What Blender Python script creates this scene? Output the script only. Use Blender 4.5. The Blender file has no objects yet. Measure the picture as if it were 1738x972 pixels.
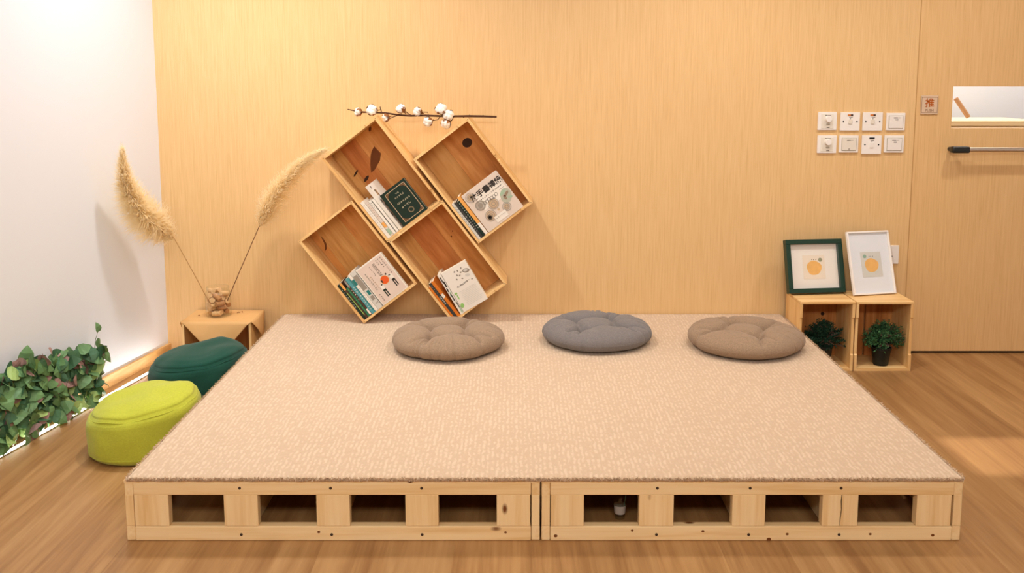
import bpy, bmesh, math, random
from mathutils import Vector, Matrix, noise
R = math.radians
SC = bpy.context.scene
COL = SC.collection
random.seed(7)

# ------------------------------------------------------------------ camera
# pinhole of the photograph, 1738 x 972, focal length in pixels
FPX, PX, PY, TH, CH = 1600.0, 873.0, 336.0, math.atan(207 / 1600), 1.335
cam_d = bpy.data.cameras.new('camera')
cam = bpy.data.objects.new('camera', cam_d); COL.objects.link(cam)
cam_d.sensor_fit = 'HORIZONTAL'; cam_d.sensor_width = 36.0
cam_d.lens = 36.0 * FPX / 1738
cam_d.shift_x = (869 - PX) / 1738
cam_d.shift_y = (PY - 486) / 1738
cam_d.clip_start = 0.05; cam_d.clip_end = 60
cam.location = (0, 0, CH); cam.rotation_euler = (math.pi / 2 - TH, 0, 0)
SC.camera = cam

# ------------------------------------------------------------------ view, world, lamps
SC.view_settings.view_transform = 'Standard'
SC.view_settings.look = 'None'
SC.view_settings.exposure = 0.0
SC.view_settings.gamma = 1.0
SC.view_settings.use_curve_mapping = False
wd = bpy.data.worlds.new('room_ambience'); SC.world = wd; wd.use_nodes = True
wd.node_tree.nodes['Background'].inputs[0].default_value = (1.0, 0.97, 0.95, 1)
wd.node_tree.nodes['Background'].inputs[1].default_value = 0.3

def area(name, loc, target, sx, sy, power, col, spread=180):
    l = bpy.data.lights.new(name, 'AREA'); l.shape = 'RECTANGLE'; l.size = sx; l.size_y = sy
    l.energy = power; l.color = col; l.spread = R(spread)
    o = bpy.data.objects.new(name, l); COL.objects.link(o); o.location = loc
    d = Vector(target) - Vector(loc)
    o.rotation_euler = d.to_track_quat('-Z', 'Y').to_euler()
    return o
def spot(name, loc, target, power, col, ang, blend=.5, rad=.05):
    l = bpy.data.lights.new(name, 'SPOT'); l.energy = power; l.color = col
    l.spot_size = R(ang); l.spot_blend = blend; l.shadow_soft_size = rad
    o = bpy.data.objects.new(name, l); COL.objects.link(o); o.location = loc
    o.rotation_euler = (Vector(target) - Vector(loc)).to_track_quat('-Z', 'Y').to_euler()
    return o
WARM = (1.0, .965, .915)
area('ceiling_fill_light', (-0.9, 2.3, 2.57), (-0.9, 2.3, 0), 1.2, .6, 11, WARM)
area('ceiling_fill_light', (0.9, 2.3, 2.57), (0.9, 2.3, 0), 1.2, .6, 9, WARM)
area('ceiling_fill_light', (0.0, -0.6, 2.57), (0.0, 1.4, 0), 2.6, .7, 132, WARM)  # unseen panel behind the camera, added as front fill for platform and carpet
spot('downlight', (-1.53, 3.70, 2.56), (-1.66, 3.8, 0.9), 60, (.86, .93, 1.0), 110, .8, .05)
spot('downlight', (-0.85, 3.6, 2.56), (-0.75, 3.95, 0.2), 88, WARM, 125, 1.0, .06)
spot('downlight', (0.95, 3.5, 2.56), (0.85, 3.85, 0.2), 66, WARM, 125, 1.0, .06)
spot('downlight', (2.2, 3.5, 2.56), (2.0, 3.9, 0.2), 48, WARM, 125, 1.0, .06)
area('floor_band_light', (2.35, 3.2, 2.3), (2.35, 3.2, 0), 1.56, .32, 1.5, (.97, .97, 1.0), 2.5)  # unseen overhead lamp, added to cast the pale band on the floor
area('back_room_light', (2.5, 5.3, 2.4), (2.5, 5.5, 0), 1.2, .8, 26, (1, .96, .94))

# ------------------------------------------------------------------ helpers
CT, ST = math.cos(TH), math.sin(TH)
def ray(u, v):
    x = (u - PX) / FPX; y = (v - PY) / FPX
    return Vector((x, CT - y * ST, -ST - y * CT))
def onY(u, v, Y):
    d = ray(u, v); return Vector((0, 0, CH)) + d * (Y / d.y)
def onZ(u, v, Z):
    d = ray(u, v); return Vector((0, 0, CH)) + d * ((Z - CH) / d.z)

def lin(c):
    c /= 255.0
    return c / 12.92 if c <= .04045 else ((c + .055) / 1.055) ** 2.4
def rgb(r, g, b): return (lin(r), lin(g), lin(b), 1.0)

def box(bm, c, s, bev=0.0, rot=None, seg=1):
    m = Matrix.Translation(c)
    if rot is not None: m = m @ rot.to_4x4()
    m = m @ Matrix.Diagonal((s[0], s[1], s[2], 1))
    r = bmesh.ops.create_cube(bm, size=1, matrix=m)
    if bev:
        es = {e for v in r['verts'] for e in v.link_edges}
        bmesh.ops.bevel(bm, geom=list(es), offset=bev, segments=seg, affect='EDGES', profile=.6)
def cyl(bm, p0, p1, r0, r1=None, n=20, caps=True):
    p0, p1 = Vector(p0), Vector(p1); r1 = r0 if r1 is None else r1
    q = (p1 - p0).to_track_quat('Z', 'Y').to_matrix()
    a, b = [], []
    for i in range(n):
        t = 2 * math.pi * i / n; d = q @ Vector((math.cos(t), math.sin(t), 0))
        a.append(bm.verts.new(p0 + d * r0)); b.append(bm.verts.new(p1 + d * r1))
    for i in range(n):
        j = (i + 1) % n; bm.faces.new((a[i], a[j], b[j], b[i]))
    if caps: bm.faces.new(a[::-1]); bm.faces.new(b)
def tube(bm, pts, rad, n=8, closed=False):
    pts = [Vector(p) for p in pts]; rings = []
    N = len(pts); up = Vector((0.13, 0.31, 1)).normalized()
    for i, p in enumerate(pts):
        if closed: t = pts[(i + 1) % N] - pts[i - 1]
        else: t = pts[min(i + 1, N - 1)] - pts[max(i - 1, 0)]
        t.normalize(); x = t.cross(up)
        if x.length < 1e-3: x = t.cross(Vector((1, 0, 0)))
        x.normalize(); y = x.cross(t)
        r = rad[i] if isinstance(rad, (list, tuple)) else rad
        rings.append([bm.verts.new(p + (x * math.cos(2 * math.pi * k / n) + y * math.sin(2 * math.pi * k / n)) * r) for k in range(n)])
    for i in range(N if closed else N - 1):
        A, B = rings[i], rings[(i + 1) % N]
        for k in range(n):
            l = (k + 1) % n; bm.faces.new((A[k], A[l], B[l], B[k]))
    if not closed: bm.faces.new(rings[0][::-1]); bm.faces.new(rings[-1])
def lathe(bm, prof, n=40, c=(0, 0, 0)):
    rings = []
    for r, z in prof:
        if r < 1e-6: rings.append([bm.verts.new((c[0], c[1], c[2] + z))])
        else: rings.append([bm.verts.new((c[0] + r * math.cos(2 * math.pi * k / n), c[1] + r * math.sin(2 * math.pi * k / n), c[2] + z)) for k in range(n)])
    for A, B in zip(rings[:-1], rings[1:]):
        for k in range(n):
            l = (k + 1) % n
            if len(A) == 1 and len(B) == 1: continue
            if len(A) == 1: bm.faces.new((A[0], B[l], B[k]))
            elif len(B) == 1: bm.faces.new((A[k], A[l], B[0]))
            else: bm.faces.new((A[k], A[l], B[l], B[k]))
def prism(bm, pts, vec):
    """closed outline of 3D points pushed along vec"""
    vec = Vector(vec)
    a = [bm.verts.new(Vector(p)) for p in pts]; b = [bm.verts.new(Vector(p) + vec) for p in pts]
    n = len(pts)
    bm.faces.new(a[::-1]); bm.faces.new(b)
    for i in range(n):
        j = (i + 1) % n; bm.faces.new((a[i], a[j], b[j], b[i]))
def disc(bm, c, rx, rz, n=28, th=.0004, ang=0.0):
    """thin upright disc facing -Y"""
    ca, sa = math.cos(ang), math.sin(ang)
    P = []
    for k in range(n):
        t = 2 * math.pi * k / n; x, z = rx * math.cos(t), rz * math.sin(t)
        P.append((c[0] + x * ca - z * sa, c[1], c[2] + x * sa + z * ca))
    prism(bm, P, (0, -th, 0))
def ring(bm, c, r, w, n=28, th=.0004):
    P, Q = [], []
    for k in range(n):
        t = 2 * math.pi * k / n
        P.append(bm.verts.new((c[0] + r * math.cos(t), c[1] - th, c[2] + r * math.sin(t))))
        Q.append(bm.verts.new((c[0] + (r - w) * math.cos(t), c[1] - th, c[2] + (r - w) * math.sin(t))))
    for k in range(n):
        l = (k + 1) % n; bm.faces.new((P[k], P[l], Q[l], Q[k]))
def quad(bm, c, w, h, th=.0004, ang=0.0):
    ca, sa = math.cos(ang), math.sin(ang); P = []
    for x, z in ((-w / 2, -h / 2), (w / 2, -h / 2), (w / 2, h / 2), (-w / 2, h / 2)):
        P.append((c[0] + x * ca - z * sa, c[1], c[2] + x * sa + z * ca))
    prism(bm, P, (0, -th, 0))

def mk(name, bm, mat, parent=None, smooth=False, loc=None):
    bmesh.ops.recalc_face_normals(bm, faces=bm.faces)
    me = bpy.data.meshes.new(name); bm.to_mesh(me); bm.free()
    if smooth:
        for p in me.polygons: p.use_smooth = True
        if smooth != 'all':
            me.set_sharp_from_angle(angle=R(smooth if not isinstance(smooth, bool) else 40))
    me.materials.append(mat)
    o = bpy.data.objects.new(name, me); COL.objects.link(o)
    if parent is not None: o.parent = parent
    if loc is not None: o.location = loc
    return o
def thing(name, label, cat, loc=(0, 0, 0), group=None, rz=0.0, mw=None):
    o = bpy.data.objects.new(name, None); COL.objects.link(o); o.empty_display_size = .05
    if mw is not None: o.matrix_world = mw
    else: o.location = loc; o.rotation_euler = (0, 0, rz)
    tag(o, label, cat, group); return o
def tag(o, label, cat, group=None):
    o['label'] = label; o['category'] = cat
    if group: o['group'] = group
    return o
def struct(o): o['kind'] = 'structure'; return o
def B(): return bmesh.new()

def text(name, s, size, mat, parent, loc, th=.0003, bold=0.0, sx=1.0, align='CENTER', ang=0.0):
    cu = bpy.data.curves.new('lettering', 'FONT'); cu.body = s; cu.size = size; cu.align_x = align; cu.align_y = 'CENTER'
    cu.offset = bold; cu.extrude = th; cu.resolution_u = 3
    t = bpy.data.objects.new('lettering', cu); COL.objects.link(t)
    dg = bpy.context.evaluated_depsgraph_get(); dg.update()
    me = bpy.data.meshes.new_from_object(t.evaluated_get(dg))
    bpy.data.objects.remove(t); bpy.data.curves.remove(cu)
    me.transform(Matrix.Translation(loc) @ Matrix.Rotation(-ang, 4, 'Y') @ Matrix.Rotation(math.pi / 2, 4, 'X') @ Matrix.Diagonal((sx, 1, 1, 1)))
    me.materials.clear(); me.materials.append(mat); me.name = name
    o = bpy.data.objects.new(name, me); COL.objects.link(o); o.parent = parent
    return o

# ------------------------------------------------------------------ materials
def new_mat(name):
    m = bpy.data.materials.new(name); m.use_nodes = True
    nt = m.node_tree; bs = nt.nodes['Principled BSDF']
    return m, nt, bs
def plain(name, col, rough=.55, spec=.3, metal=0.0, sheen=0.0, var=0.0, vscale=20.0, bump=0.0, bscale=200.0):
    m, nt, bs = new_mat(name)
    bs.inputs['Base Color'].default_value = col; bs.inputs['Roughness'].default_value = rough
    bs.inputs['Specular IOR Level'].default_value = spec; bs.inputs['Metallic'].default_value = metal
    if sheen: bs.inputs['Sheen Weight'].default_value = sheen
    N = nt.nodes; L = nt.links
    tc = N.new('ShaderNodeTexCoord')
    if var:
        n = N.new('ShaderNodeTexNoise'); n.inputs['Scale'].default_value = vscale; n.inputs['Detail'].default_value = 4
        L.new(tc.outputs['Object'], n.inputs['Vector'])
        mx = N.new('ShaderNodeMix'); mx.data_type = 'RGBA'
        mx.inputs[6].default_value = tuple(c * (1 - var) for c in col[:3]) + (1,)
        mx.inputs[7].default_value = tuple(min(1, c * (1 + var)) for c in col[:3]) + (1,)
        L.new(n.outputs['Fac'], mx.inputs[0]); L.new(mx.outputs[2], bs.inputs['Base Color'])
    if bump:
        n2 = N.new('ShaderNodeTexNoise'); n2.inputs['Scale'].default_value = bscale; n2.inputs['Detail'].default_value = 3
        L.new(tc.outputs['Object'], n2.inputs['Vector'])
        bp = N.new('ShaderNodeBump'); bp.inputs['Strength'].default_value = bump; bp.inputs['Distance'].default_value = .002
        L.new(n2.outputs['Fac'], bp.inputs['Height']); L.new(bp.outputs[0], bs.inputs['Normal'])
    return m
def wood(name, c_light, c_mid, c_dark, axis='Z', freq=38.0, stretch=.05, rough=.5, plank=None, plank_axis='X', tone=.25, knots=False, fine=1.0, spec=.3, bump=.15):
    """straight grain running along one object axis; optional boards of differing tone across another"""
    m, nt, bs = new_mat(name); N = nt.nodes; L = nt.links
    bs.inputs['Roughness'].default_value = rough; bs.inputs['Specular IOR Level'].default_value = spec
    tc = N.new('ShaderNodeTexCoord'); mp = N.new('ShaderNodeMapping')
    s = [freq, freq, freq]; s['XYZ'.index(axis)] = freq * stretch
    mp.inputs['Scale'].default_value = s; L.new(tc.outputs['Object'], mp.inputs['Vector'])
    oi = N.new('ShaderNodeObjectInfo')
    ad = N.new('ShaderNodeVectorMath'); ad.operation = 'ADD'
    sc = N.new('ShaderNodeVectorMath'); sc.operation = 'SCALE'; sc.inputs['Scale'].default_value = 37.0
    cb = N.new('ShaderNodeCombineXYZ')
    for i in range(3): L.new(oi.outputs['Random'], cb.inputs[i])
    L.new(cb.outputs[0], sc.inputs[0]); L.new(mp.outputs[0], ad.inputs[0]); L.new(sc.outputs[0], ad.inputs[1])
    vec = ad.outputs[0]
    rnd = None
    if plank:
        sep = N.new('ShaderNodeSeparateXYZ'); L.new(tc.outputs['Object'], sep.inputs[0])
        dv = N.new('ShaderNodeMath'); dv.operation = 'DIVIDE'; dv.inputs[1].default_value = plank
        L.new(sep.outputs['XYZ'.index(plank_axis)], dv.inputs[0])
        a2 = N.new('ShaderNodeMath'); a2.operation = 'ADD'; L.new(dv.outputs[0], a2.inputs[0]); L.new(oi.outputs['Random'], a2.inputs[1])
        fl = N.new('ShaderNodeMath'); fl.operation = 'FLOOR'; L.new(a2.outputs[0], fl.inputs[0])
        wn = N.new('ShaderNodeTexWhiteNoise'); wn.noise_dimensions = '1D'
        a3 = N.new('ShaderNodeMath'); a3.operation = 'MULTIPLY_ADD'; a3.inputs[1].default_value = 91.7
        L.new(oi.outputs['Random'], a3.inputs[0]); L.new(fl.outputs[0], a3.inputs[2])
        L.new(a3.outputs[0], wn.inputs['W']); rnd = wn.outputs['Value']
        ad2 = N.new('ShaderNodeVectorMath'); ad2.operation = 'ADD'
        s2 = N.new('ShaderNodeVectorMath'); s2.operation = 'SCALE'; s2.inputs['Scale'].default_value = 19.0
        L.new(wn.outputs['Color'], s2.inputs[0]); L.new(vec, ad2.inputs[0]); L.new(s2.outputs[0], ad2.inputs[1]); vec = ad2.outputs[0]
    n1 = N.new('ShaderNodeTexNoise'); n1.inputs['Scale'].default_value = 1.0; n1.inputs['Detail'].default_value = 5
    n1.inputs['Roughness'].default_value = .6; n1.inputs['Distortion'].default_value = .6
    L.new(vec, n1.inputs['Vector'])
    n2 = N.new('ShaderNodeTexNoise'); n2.inputs['Scale'].default_value = 5.0; n2.inputs['Detail'].default_value = 3
    L.new(vec, n2.inputs['Vector'])
    mixf = N.new('ShaderNodeMath'); mixf.operation = 'MULTIPLY_ADD'; mixf.inputs[1].default_value = .30 * fine
    L.new(n2.outputs['Fac'], mixf.inputs[0])
    sb = N.new('ShaderNodeMath'); sb.operation = 'SUBTRACT'; sb.inputs[1].default_value = .15 * fine
    L.new(n1.outputs['Fac'], sb.inputs[0]); L.new(sb.outputs[0], mixf.inputs[2])
    rp = N.new('ShaderNodeValToRGB'); e = rp.color_ramp.elements
    e[0].position = .30; e[0].color = c_dark; e[1].position = .72; e[1].color = c_light
    k = e.new(.5); k.color = c_mid
    L.new(mixf.outputs[0], rp.inputs[0]); out = rp.outputs[0]
    if rnd is not None:
        mr = N.new('ShaderNodeMapRange'); mr.inputs[3].default_value = 1 - tone; mr.inputs[4].default_value = 1 + tone * .6
        L.new(rnd, mr.inputs[0])
        hs = N.new('ShaderNodeHueSaturation'); L.new(mr.outputs[0], hs.inputs['Value']); L.new(out, hs.inputs['Color']); out = hs.outputs[0]
    if knots:
        mp2 = N.new('ShaderNodeMapping'); s3 = [9, 9, 9]; s3['XYZ'.index(axis)] = 4.5; mp2.inputs['Scale'].default_value = s3
        L.new(tc.outputs['Object'], mp2.inputs[0])
        ad3 = N.new('ShaderNodeVectorMath'); ad3.operation = 'ADD'; L.new(mp2.outputs[0], ad3.inputs[0]); L.new(sc.outputs[0], ad3.inputs[1])
        vo = N.new('ShaderNodeTexVoronoi'); vo.inputs['Scale'].default_value = 1.0; L.new(ad3.outputs[0], vo.inputs['Vector'])
        r2 = N.new('ShaderNodeValToRGB'); r2.color_ramp.elements[0].position = .035; r2.color_ramp.elements[0].color = (1, 1, 1, 1)
        r2.color_ramp.elements[1].position = .09; r2.color_ramp.elements[1].color = (0, 0, 0, 1)
        L.new(vo.outputs['Distance'], r2.inputs[0])
        mx = N.new('ShaderNodeMix'); mx.data_type = 'RGBA'; mx.inputs[7].default_value = rgb(112, 62, 26)
        L.new(r2.outputs[0], mx.inputs[0]); L.new(out, mx.inputs[6]); out = mx.outputs[2]
    L.new(out, bs.inputs['Base Color'])
    if bump:
        bp = N.new('ShaderNodeBump'); bp.inputs['Strength'].default_value = bump; bp.inputs['Distance'].default_value = .001
        L.new(mixf.outputs[0], bp.inputs['Height']); L.new(bp.outputs[0], bs.inputs['Normal'])
    return m
def glass(name, tint=(1, 1, 1, 1), refl=1.0):
    m = bpy.data.materials.new(name); m.use_nodes = True; nt = m.node_tree; N = nt.nodes; L = nt.links
    N.clear(); out = N.new('ShaderNodeOutputMaterial'); tr = N.new('ShaderNodeBsdfTransparent'); gl = N.new('ShaderNodeBsdfGlossy')
    tr.inputs[0].default_value = tint; gl.inputs['Roughness'].default_value = .03
    fr = N.new('ShaderNodeLayerWeight'); fr.inputs[0].default_value = .5
    pw = N.new('ShaderNodeMath'); pw.operation = 'POWER'; pw.inputs[1].default_value = 3.5; L.new(fr.outputs['Facing'], pw.inputs[0])
    ml = N.new('ShaderNodeMath'); ml.operation = 'MULTIPLY_ADD'; ml.inputs[1].default_value = .55 * refl; ml.inputs[2].default_value = .05 * refl
    mx = N.new('ShaderNodeMixShader'); L.new(pw.outputs[0], ml.inputs[0]); L.new(ml.outputs[0], mx.inputs[0])
    L.new(tr.outputs[0], mx.inputs[1]); L.new(gl.outputs[0], mx.inputs[2]); L.new(mx.outputs[0], out.inputs[0])
    return m
def emis(name, col, st):
    m = bpy.data.materials.new(name); m.use_nodes = True; nt = m.node_tree; nt.nodes.clear()
    o = nt.nodes.new('ShaderNodeOutputMaterial'); e = nt.nodes.new('ShaderNodeEmission')
    e.inputs[0].default_value = col; e.inputs[1].default_value = st; nt.links.new(e.outputs[0], o.inputs[0]); return m

M_VENEER = wood('birch_veneer', rgb(231, 194, 141), rgb(225, 186, 132), rgb(216, 175, 120), 'Z', 210, .022, .42, fine=.7, bump=.02)
M_DOORV = wood('door_veneer', rgb(229, 190, 136), rgb(223, 182, 127), rgb(214, 171, 115), 'Z', 190, .022, .42, fine=.7, bump=.02)
M_FLOOR = wood('oak_floor', rgb(180, 139, 91), rgb(162, 120, 74), rgb(140, 98, 57), 'Y', 15, .045, .4, plank=.19, plank_axis='X', tone=.07, fine=1.2, spec=.35, bump=.06)
M_WHITEW = plain('white_paint', rgb(234, 237, 245), .6, .2, bump=.05, bscale=90)
M_CEIL = plain('ceiling_paint', rgb(240, 238, 234), .8, .1)
M_CRATE = {}
CL, CM, CD = rgb(242, 206, 148), rgb(233, 190, 128), rgb(216, 166, 102)
for ax in 'XYZ':
    M_CRATE[ax] = wood('crate_pine_' + ax.lower(), CL, CM, CD, ax, 26, .06, .5, knots=False)
M_PLK = {'pale': wood('plank_pale', rgb(226, 176, 110), rgb(210, 154, 86), rgb(184, 124, 62), 'Z', 17, .10, .5),
         'mid': wood('plank_orange', rgb(234, 172, 104), rgb(216, 148, 78), rgb(188, 114, 52), 'Z', 17, .12, .5),
         'red': wood('plank_red_brown', rgb(214, 142, 78), rgb(196, 120, 60), rgb(166, 94, 42), 'Z', 17, .10, .5)}
M_CRBACKF = wood('crate_back_pine_floor', rgb(214, 150, 88), rgb(194, 126, 66), rgb(160, 94, 46), 'Z', 20, .07, .5, plank=.12, plank_axis='X', tone=.15)
M_PAL = {}
for ax in 'XYZ':
    M_PAL[ax] = wood('pallet_pine_' + ax.lower(), rgb(246, 220, 172), rgb(240, 208, 156), rgb(228, 188, 130), ax, 24, .05, .5, knots=True)
M_STAIN = plain('knot_stain', rgb(116, 66, 30), .6, .2, var=.25, vscale=60)
M_KNOT = plain('dark_knot', rgb(58, 36, 22), .6, .2, var=.2, vscale=90)
M_SCREW = plain('screw_black', rgb(60, 44, 34), .5, .4)
M_BASEB = wood('baseboard_wood', rgb(226, 182, 122), rgb(214, 168, 106), rgb(198, 150, 90), 'Y', 30, .05, .45)
M_DARK = plain('dark_gap', rgb(60, 44, 30), .7, .1)

# ------------------------------------------------------------------ room shell
W = 4.443                                   # the wooden back wall
FL = R(10.0)                                # the white wall opens outward
C0 = Vector((-1.677, W, 0))
E_W = Vector((-math.sin(FL), -math.cos(FL), 0)); N_W = Vector((math.cos(FL), -math.sin(FL), 0))
def wl(s, n, z): return C0 + E_W * s + N_W * n + Vector((0, 0, z))
DX0, DX1, DH = 1.884, 2.834, 2.1            # door opening
bm = B(); box(bm, (1.0, 2.2, -.05), (7.5, 8.6, .1)); struct(mk('floor', bm, M_FLOOR))
bm = B(); box(bm, (.4, 1.3, 2.65), (5.8, 6.4, .1)); struct(mk('ceiling', bm, M_CEIL))
bm = B()
box(bm, ((-1.677 + DX0 - .002) / 2, W + .05, 1.3), (DX0 - .002 + 1.677, .1, 2.6))
box(bm, ((DX0 + DX1) / 2, W + .05, (DH + 2.6) / 2), (DX1 - DX0 + .008, .1, 2.6 - DH - .004))
box(bm, ((DX1 + 3.3) / 2 + .002, W + .05, 1.3), (3.3 - DX1 - .004, .1, 2.6))
struct(mk('wall_back', bm, M_VENEER))
bm = B(); a, b, c, d = wl(-.12, 0, 0), wl(6.4, 0, 0), wl(6.4, -.1, 0), wl(-.12, -.1, 0)
prism(bm, [a, b, c, d], (0, 0, 2.6)); struct(mk('wall_left', bm, M_WHITEW))
bm = B(); box(bm, (3.35, 1.3, 1.3), (.1, 6.4, 2.6)); struct(mk('wall_right', bm, M_WHITEW))
bm = B(); box(bm, (.4, -1.95, 1.3), (5.9, .1, 2.6)); struct(mk('wall_rear', bm, M_VENEER))
bm = B(); prism(bm, [wl(0, .0, 0), wl(6.2, .0, 0), wl(6.2, .014, 0), wl(.0, .014, 0)], (0, 0, .052))
struct(mk('baseboard_left', bm, M_BASEB))
# room beyond the door
bm = B(); box(bm, (2.6, 5.9, 1.3), (2.6, .1, 2.6)); box(bm, (1.45, 5.2, 1.3), (.1, 1.3, 2.6)); box(bm, (3.75, 5.2, 1.3), (.1, 1.3, 2.6)); box(bm, (2.6, 5.2, 2.62), (2.6, 1.5, .04))
struct(mk('wall_beyond', bm, M_WHITEW))

# door leaf with its narrow viewing pane
WX0, WX1, WZ0, WZ1 = 2.056, 2.62, 1.092, 1.287
bm = B(); y0 = W + .002; dt = .044
def dbox(x0, x1, z0, z1): box(bm, ((x0 + x1) / 2, y0 + dt / 2, (z0 + z1) / 2), (x1 - x0, dt, z1 - z0))
dbox(DX0 + .004, WX0, .012, DH - .006); dbox(WX1, DX1 - .004, .012, DH - .006)
dbox(WX0, WX1, .012, WZ0); dbox(WX0, WX1, WZ1, DH - .006)
door = struct(mk('door_1', bm, M_DOORV))
bm = B(); box(bm, ((WX0 + WX1) / 2, y0 + .022, (WZ0 + WZ1) / 2), (WX1 - WX0 - .002, .006, WZ1 - WZ0 - .002))
mk('glass_pane', bm, glass('door_glass', (.97, .98, .97, 1), .6), door)
M_STEEL = plain('brushed_steel', rgb(214, 206, 196), .28, .5, 1.0)
M_BLACKP = plain('black_plastic', rgb(26, 28, 27), .35, .5)
bm = B(); hy = W - .055; hz = 1.0
p = onY(1643, 254, hy); hx0 = onY(1613, 254, hy).x; hz = p.z
cyl(bm, (p.x - .01, hy, hz), (2.74, hy, hz), .011, n=20); pb = mk('push_bar', bm, M_STEEL, door, 40)
bm = B(); box(bm, ((hx0 + p.x) / 2 + .004, hy, hz), (p.x - hx0, .034, .031), .009, seg=3)
cyl(bm, (hx0 + .022, hy, hz), (hx0 + .022, W + .002, hz), .010); mk('end_bracket', bm, M_BLACKP, door, 40)
bm = B(); box(bm, (2.72, hy, hz), (.09, .034, .031), .009, seg=3); cyl(bm, (2.735, hy, hz), (2.735, W + .002, hz), .010); mk('end_bracket', bm, M_BLACKP, door, 40)
bm = B(); box(bm, ((DX0 + DX1) / 2, W + .04, .004), (DX1 - DX0, .05, .008)); struct(mk('gap_shade_strip', bm, M_DARK))  # dark strip standing in for the shade of the gap under the door
bm = B(); box(bm, (DX0 + .001, W + .03, DH / 2), (.0058, .056, DH)); struct(mk('seam_shade_strip', bm, plain('seam_shade', rgb(196, 152, 98), .6, .2)))  # filler strip added in the door seam, coloured for the seam's soft shade

# things in the room beyond, seen through the pane
M_CREAM = plain('cream_laminate', rgb(246, 226, 186), .5)
t = thing('counter', 'cream counter seen low through the door pane', 'counter', (2.35, 5.35, 0))
bm = B(); box(bm, (0, .1, 1.075), (1.15, .42, .03), .003); mk('counter_top', bm, M_CREAM, t)
bm = B(); box(bm, (0, .12, .53), (1.1, .36, 1.06)); mk('cabinet_body', bm, M_CREAM, t)
t = thing('cardboard_tube', 'small brown tube leaning at the left end of the counter beyond the door', 'tube', (2.545, 5.36, 1.09))
bm = B(); cyl(bm, (.03, 0, .013), (-.04, .02, .12), .013, n=16); mk('tube_wall', bm, plain('brown_card', rgb(186, 140, 98), .7), t, 40)

# ------------------------------------------------------------------ push sign
M_SIGN = plain('sign_acrylic', rgb(214, 186, 158), .3, .5)
M_SIGNL = plain('sign_line', rgb(150, 116, 88), .5)
M_ORNG = plain('sign_orange', rgb(176, 88, 22), .5)
pa, pb_ = onY(1563.5, 162, W), onY(1591, 194, W)
sw, sh = pb_.x - pa.x, pa.z - pb_.z
t = thing('push_sign', 'small square door sign with an orange push character above english lettering', 'sign', ((pa.x + pb_.x) / 2, W, (pa.z + pb_.z) / 2))
bm = B(); box(bm, (0, -.002, 0), (sw, .004, sh), .001); mk('plate', bm, M_SIGN, t)
bm = B()
for c, s in (((0, .036), (.076, .002)), ((0, -.036), (.076, .002)), ((-.037, 0), (.002, .074)), ((.037, 0), (.002, .074))):
    quad(bm, (c[0], -.004, c[1]), s[0], s[1])
mk('border_line', bm, M_SIGNL, t)
text('lettering', '推', .044, M_ORNG, t, (0, -.0045, .007), bold=.0006)
text('lettering', 'PUSH', .017, M_SIGNL, t, (0, -.0045, -.026), bold=.0002)

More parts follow.
